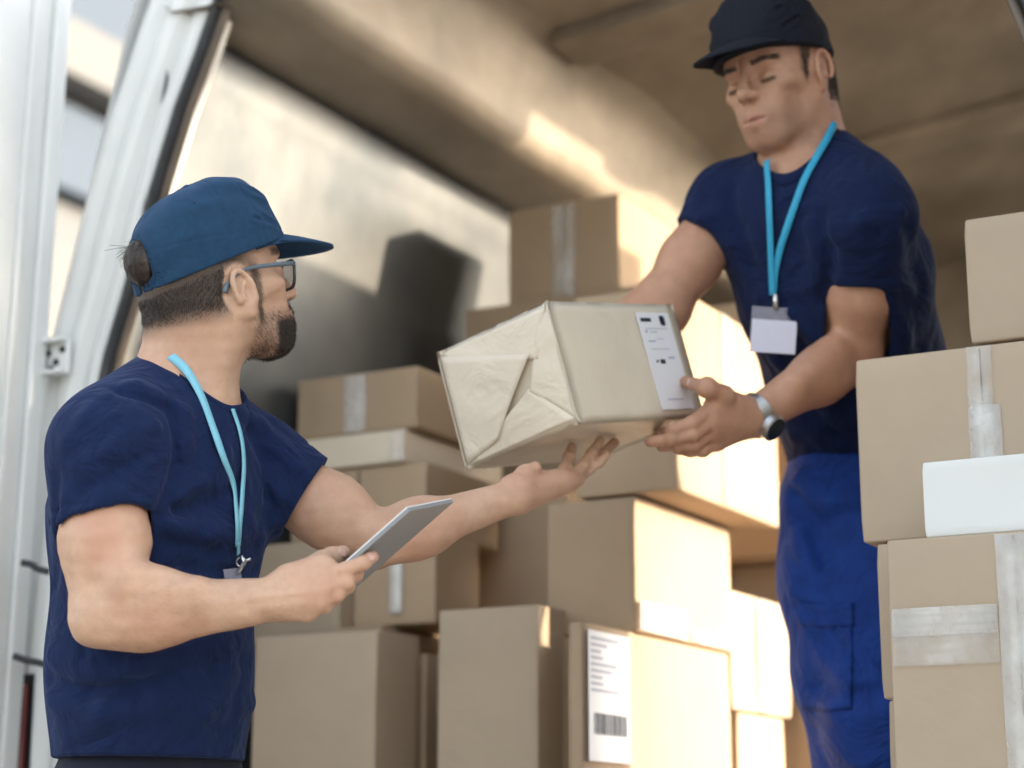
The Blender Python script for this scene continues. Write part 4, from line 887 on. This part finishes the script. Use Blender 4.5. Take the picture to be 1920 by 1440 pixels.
# left hand on the near lower corner of the parcel
kb = [W(1338, 764, 2.885), W(1337, 790, 2.885), W(1338, 812, 2.895), W(1343, 832, 2.91)]
for k_, r_ in zip(kb, (.0155, .0155, .0145, .013)): FB2.put(cap(wrLB, k_, .0225, r_), .015)
FB2.put(cap(W(1392, 770, 2.93), W(1352, 742, 2.89), .021, .016), .016)
fp = lambda px, py, off: (lambda r: CAM+r*(((PB-CAM)@(-PE)+off)/(r@(-PE))))(ray(px, py))
def frt(px, py, off, d): p = fp(px, py, off); return p if abs((p-CAM)@CF-d) < .15 else W(px, py, d)
finger(FB2, [W(1360, 742, 2.885), W(1326, 727, 2.865), frt(1287, 716, .011, 2.85)], .0145, .0095, .008)
finger(FB2, [kb[0], W(1298, 793, 2.868), W(1262, 806, 2.862), und(1232, 816, .009, 2.87)], .0106, .0082, .0025)
finger(FB2, [kb[1], W(1300, 816, 2.868), W(1258, 823, 2.862), und(1218, 829, .009, 2.87)], .0106, .0082, .0025)
finger(FB2, [kb[2], W(1305, 833, 2.880), W(1270, 836, 2.88), und(1240, 838, .009, 2.89)], .0102, .0078, .0025)
finger(FB2, [kb[3], W(1318, 845, 2.895), W(1295, 845, 2.90), und(1270, 843, .009, 2.91)], .0098, .0078)
# right hand behind the parcel
bk = lambda a, c, off: PP(a, 1, c)+PE*off
kr = [bk(.20+.10*i, .35+.03*i, .022) for i in range(4)]
for k_ in kr: FB2.put(cap(wrRB, k_, .024, .017), .018); finger(FB2, [k_, k_+PC*.035-PE*.004, k_+PC*.062-PE*.010], .0115, .009)
finger(FB2, [wrRB, bk(.35, .15, .02), bk(.30, .03, .014)], .016, .010, .008)
FB2.noise(.0008, (50, 80, 110), 13, .006)
manB = empty('person', W(1600, 1300, 3.16)*np.array([1, 1, 0])+np.array([0, 0, .55]))
tag(manB, 'man inside the van in black cap and royal blue trousers handing the parcel down', 'person')
EZ = HB.ez
bodyB, P = FB2.mesh('body', M['skin_b'], manB); add_nail(nail(FB2, 1291, 716), bodyB); add_nail(nail(FB2, 1236, 812), bodyB); N = FB2.grad(P); q = HB.loc(P); x, y, z = q.T; near = np.linalg.norm(q, axis=1) < .2
ear = ss(-np.sqrt(((x+.010)/.024)**2+((z-EZ)/.036)**2), -1.25, -1.0)*(np.abs(y) > .064)
burnB = ss(-np.abs(x-.012), -.016, -.006)*ss(z, -.03, .0)*(np.abs(y) > .04)*near*.85; buzz = ss(-x, -.036, -.018)*ss(z, -.07, -.03)*near; buzz = np.clip(np.where(x > -.03, buzz*ss(z, -.03, .0), buzz)+burnB, 0, 1)*(1-ear)
shade = ss(-z, .025, .085)*ss(x, -.02, .04)*near*ss(z, -.14, -.11)*.30
brow = ss(-np.abs(z-.0150-.10*(.034-np.abs(np.abs(y)-.034))), -.0052, -.0025)*ss(x, .06, .07)*(np.abs(y) > .013)*(np.abs(y) < .054)*near
dy = np.abs(y)-.0335; lash = ss(-np.abs(z+.0172-11*dy*dy), -.0046+.08*np.abs(dy), -.0018)*ss(-np.abs(dy), -.0165, -.010)*(x > .05)*near
lips = ss(x, .086, .090)*ss(-np.abs(z+.073), -.0115, -.008)*(np.abs(y) < .020)*near
slit = ss(x, .08, .088)*ss(-np.abs(z+.0738), -.0022, -.0006)*(np.abs(y) < .021)*near*.5; lash = np.maximum(lash, slit)
set_mask(bodyB, np.stack([np.clip(buzz*.95+shade, 0, 1), lips*.5, np.clip(brow*.8+lash*.8, 0, 1)], 1))
i = scatter(buzz*(z < .020+.10*x), 9000, 6); strands('hair', P[i], N[i], HB.A@np.array([-.3, 0, -.9])+N[i]*.5, .006, .0004, M['hair'], bodyB, 6)
for sg in (1, -1):
    i = scatter(brow*(y*sg > 0), 450, 7); strands('eyebrow', P[i], N[i], HB.A[:, 1]*np.sign(y[i])[:, None]*.9+N[i]*.4+HB.A[:, 2]*.15, .0055, .0003, M['hair'], bodyB, 7, messy=.12)
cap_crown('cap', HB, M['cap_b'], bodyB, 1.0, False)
# shirt
FS2 = Field((.16, 2.40, 1.42), (.90, 3.36, 2.16), .0034)
FS2.put(cap(yokB-lB*.10, yokB+lB*.10, .068, .068), .05); FS2.put(cap(cheB, yokB, .155, .118, fB, 1.28), .06); FS2.put(cap(waiB, cheB, .140, .150, fB, 1.2), .06); FS2.put(cap(pelB-uB*.0, waiB, .142, .140, fB, 1.2), .06)
FS2.put(cap(neckB1-fB*.02+uB*.012, yokB-fB*.02, .068, .080), .04); FS2.put(cap(W(1560, 310, 3.12), shLB+uB*.006, .040, .056), .05); FS2.put(cap(W(1440, 330, 3.15), shRB+uB*.006, .034, .046), .05)
axl, axr = nrm(elLB-shLB), nrm(elRB-shRB); cl, cr = W(1612, 528, 3.015), W(1330, 447, 3.16)
FS2.put(both(cap(shLB, cl+axl*.05, .070, .068), plane(W(1612, 520, 3.0), axl)), .05); FS2.put(both(cap(shRB, cr+axr*.05, .060, .056), plane(W(1328, 437, 3.15), axr*.85+CR*-.10-CU*.3)), .045)
FS2.noise(.0026, (14, 20, 28, 40), 21, .03)
for px, am, wd in [([(1540, 400), (1555, 470), (1550, 560)], -.006, .010), ([(1520, 420), (1535, 500)], .004, .010), ([(1560, 440), (1620, 410), (1690, 400)], .003, .012), ([(1560, 500), (1640, 480)], -.003, .010),
                   ([(1430, 560), (1480, 590), (1540, 640)], .006, .012), ([(1440, 600), (1490, 640), (1545, 700)], -.006, .011), ([(1460, 680), (1510, 720), (1580, 790)], .007, .013), ([(1470, 740), (1520, 780), (1600, 830)], -.006, .012), ([(1490, 820), (1540, 800), (1600, 780)], .006, .012),
                   ([(1370, 360), (1390, 430), (1410, 500)], -.005, .010), ([(1350, 400), (1320, 410), (1300, 420)], .003, .010), ([(1660, 560), (1690, 640), (1690, 700)], .006, .014), ([(1700, 420), (1730, 540)], -.005, .012)]: fold(FS2, px, am, wd)
hem(FS2, cl-axl*.030, axl); hem(FS2, cr-axr*.028, axr)
FS2.put(cap(cl+axl*.045, cl+axl*.1, .0600, .0590), .003, 'sub'); FS2.put(cap(cr-axr*.04, cr+axr*.1, .0505, .0500), .003, 'sub')
SB = snap(FS2); naxB = nrm(neckB0-neckB1); FS2.put(cap(neckB1-naxB*.035+fB*.022, neckB0+fB*.015, .068, .068), .004, 'sub')
FS2.cut(W(1560, 868, 3.2), -uB)
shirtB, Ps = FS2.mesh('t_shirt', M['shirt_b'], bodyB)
collar(SB, neckB1-naxB*.035+fB*.022, neckB0+fB*.015, .0675, M['shirt_b'], shirtB, fB)
FU = Field(FS2.lo, FS2.lo+FS2.h*(FS2.n-1), FS2.h); FU.F = FS2.F.copy(); FU.put(cap(neckB1-naxB*.04+fB*.01, neckB0, .073, .066), .02)
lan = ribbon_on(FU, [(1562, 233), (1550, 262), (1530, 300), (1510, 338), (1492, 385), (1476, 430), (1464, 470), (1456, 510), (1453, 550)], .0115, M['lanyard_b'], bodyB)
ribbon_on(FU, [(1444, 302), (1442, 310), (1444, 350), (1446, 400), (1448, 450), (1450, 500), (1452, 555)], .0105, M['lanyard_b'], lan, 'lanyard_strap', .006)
p = W(1452, 566, 3.0); ph = FU.hit(1452, 566); p = ph+(-CF)*.015 if ph is not None else p
bm = bmesh.new(); tube(bm, [p+CU*.012, p, p-CU*.012], .0045, 8); bm_obj('clip', bm, M['steel'], lan, True)
s_ = nrm(CR*.93-CF*.05+CU*-.06); n = nrm(-CF*.95+CR*-.25); n = nrm(n-s_*(n@s_)); u_ = np.cross(n, s_); u_ = u_ if u_@CU > 0 else -u_
bm = bmesh.new(); obox(bm, p-u_*.045, (s_, u_, n), (.036, .036, .0008)); bd = bm_obj('badge_holder', bm, M['clear'], lan); bm = bmesh.new(); obox(bm, p-u_*.0545+n*.0012, (s_, u_, n), (.0345, .0255, .0008)); bm_obj('badge_card', bm, M['badge'], bd)
# watch on the left wrist
wx = nrm(wrLB-elLB); wc = wrLB-wx*.004; a = nrm(-CF-wx*((-CF)@wx)); b = np.cross(wx, a); bm = bmesh.new(); rows = []
for o_, r_ in ((-.010, .0325), (-.009, .0350), (.009, .0345), (.010, .032)): rows.append([bm.verts.new(Vector(wc+wx*o_+r_*(math.cos(t)*a+math.sin(t)*b))) for t in np.linspace(0, 2*PI, 36, endpoint=False)])
for A_, B_ in zip(rows, rows[1:]):
    for k in range(36): bm.faces.new((A_[k], A_[(k+1) % 36], B_[(k+1) % 36], B_[k]))
wt = bm_obj('watch', bm, M['steel'], bodyB, False)
dd = nrm(b*(1 if b@CU < 0 else -1)*.72+a*.70); cc = wc+dd*.037
bm = bmesh.new(); tube(bm, [cc-dd*.006, cc+dd*.004, cc+dd*.006], [.021, .021, .0185], 28); cs = bm_obj('watch_case', bm, M['steel'], wt, False)
bm = bmesh.new(); tube(bm, [cc+dd*.006, cc+dd*.0072], .0178, 28); bm_obj('watch_dial', bm, M['dial'], wt, False)
# trousers
kR, kL = W(1592, 1265, 3.12), W(1665, 1330, 3.02); fz = .60
aR, aL = np.array([kR[0]+.05, kR[1]+.10, .66]), np.array([kL[0]+.03, kL[1]+.10, .66])
ch = [[(W(1572, 940, 3.18), .098), (W(1570, 1100, 3.15), .088), (kR, .078), (aR, .066)], [(W(1675, 950, 3.16), .100), (W(1680, 1140, 3.09), .094), (kL, .084), (aL, .066)]]
fl = [([(1490, 930), (1530, 990), (1540, 1060)], -.008, .014), ([(1500, 900), (1560, 940), (1600, 930)], .008, .014), ([(1500, 1010), (1540, 1090)], .007, .013), ([(1490, 1110), (1540, 1130), (1600, 1128)], .006, .010), ([(1500, 1160), (1560, 1165), (1600, 1160)], .005, .007), ([(1540, 1230), (1590, 1260), (1640, 1270)], .008, .014), ([(1530, 1290), (1590, 1310), (1640, 1300)], -.007, .013)]
tr, FT = legs('trousers', M['pants_b'], bodyB, ch, None, .0055, (pelB+uB*.03-CR*.01, pelB-uB*.06, .135, fB), 14, fl)
def patch(F, x0, x1, y0, y1, off, name, m, parent, n=14, k=5):
    g = []
    for j in range(k+1):
        row = []
        for i in range(n+1):
            p = F.hit(x0+(x1-x0)*i/n, y0+(y1-y0)*j/k+4*math.sin(3*i/n), 2.6, 3.6); row.append(None if p is None else p+F.grad(p)[0]*off)
        g.append(row)
    bm = bmesh.new(); vs = [[None if p is None else bm.verts.new(Vector(p)) for p in r] for r in g]
    for j in range(k):
        for i in range(n):
            q = [vs[j][i], vs[j][i+1], vs[j+1][i+1], vs[j+1][i]]
            if all(q) and max((a.co-b.co).length for a in q for b in q) < .05: bm.faces.new(q)
    r = bmesh.ops.extrude_face_region(bm, geom=list(bm.faces)); 
    for v in r['geom']:
        if isinstance(v, bmesh.types.BMVert): v.co -= Vector(CF)*.003
    return bm_obj(name, bm, m, parent, True)
patch(FT, 1500, 1600, 1128, 1172, .003, 'pocket_flap', M['pants_b'], tr); patch(FT, 1503, 1598, 1168, 1330, .0015, 'cargo_pocket', M['pants_b'], tr, 14, 12)
shoe('shoe', aR*np.array([1, 1, 0])+np.array([0, 0, .555]), fB, bodyB); shoe('shoe', aL*np.array([1, 1, 0])+np.array([0, 0, .555]), fB, bodyB)
for m_ in (manA, manB):
    for c in m_.children: c.matrix_parent_inverse = Matrix.Translation(-m_.location)
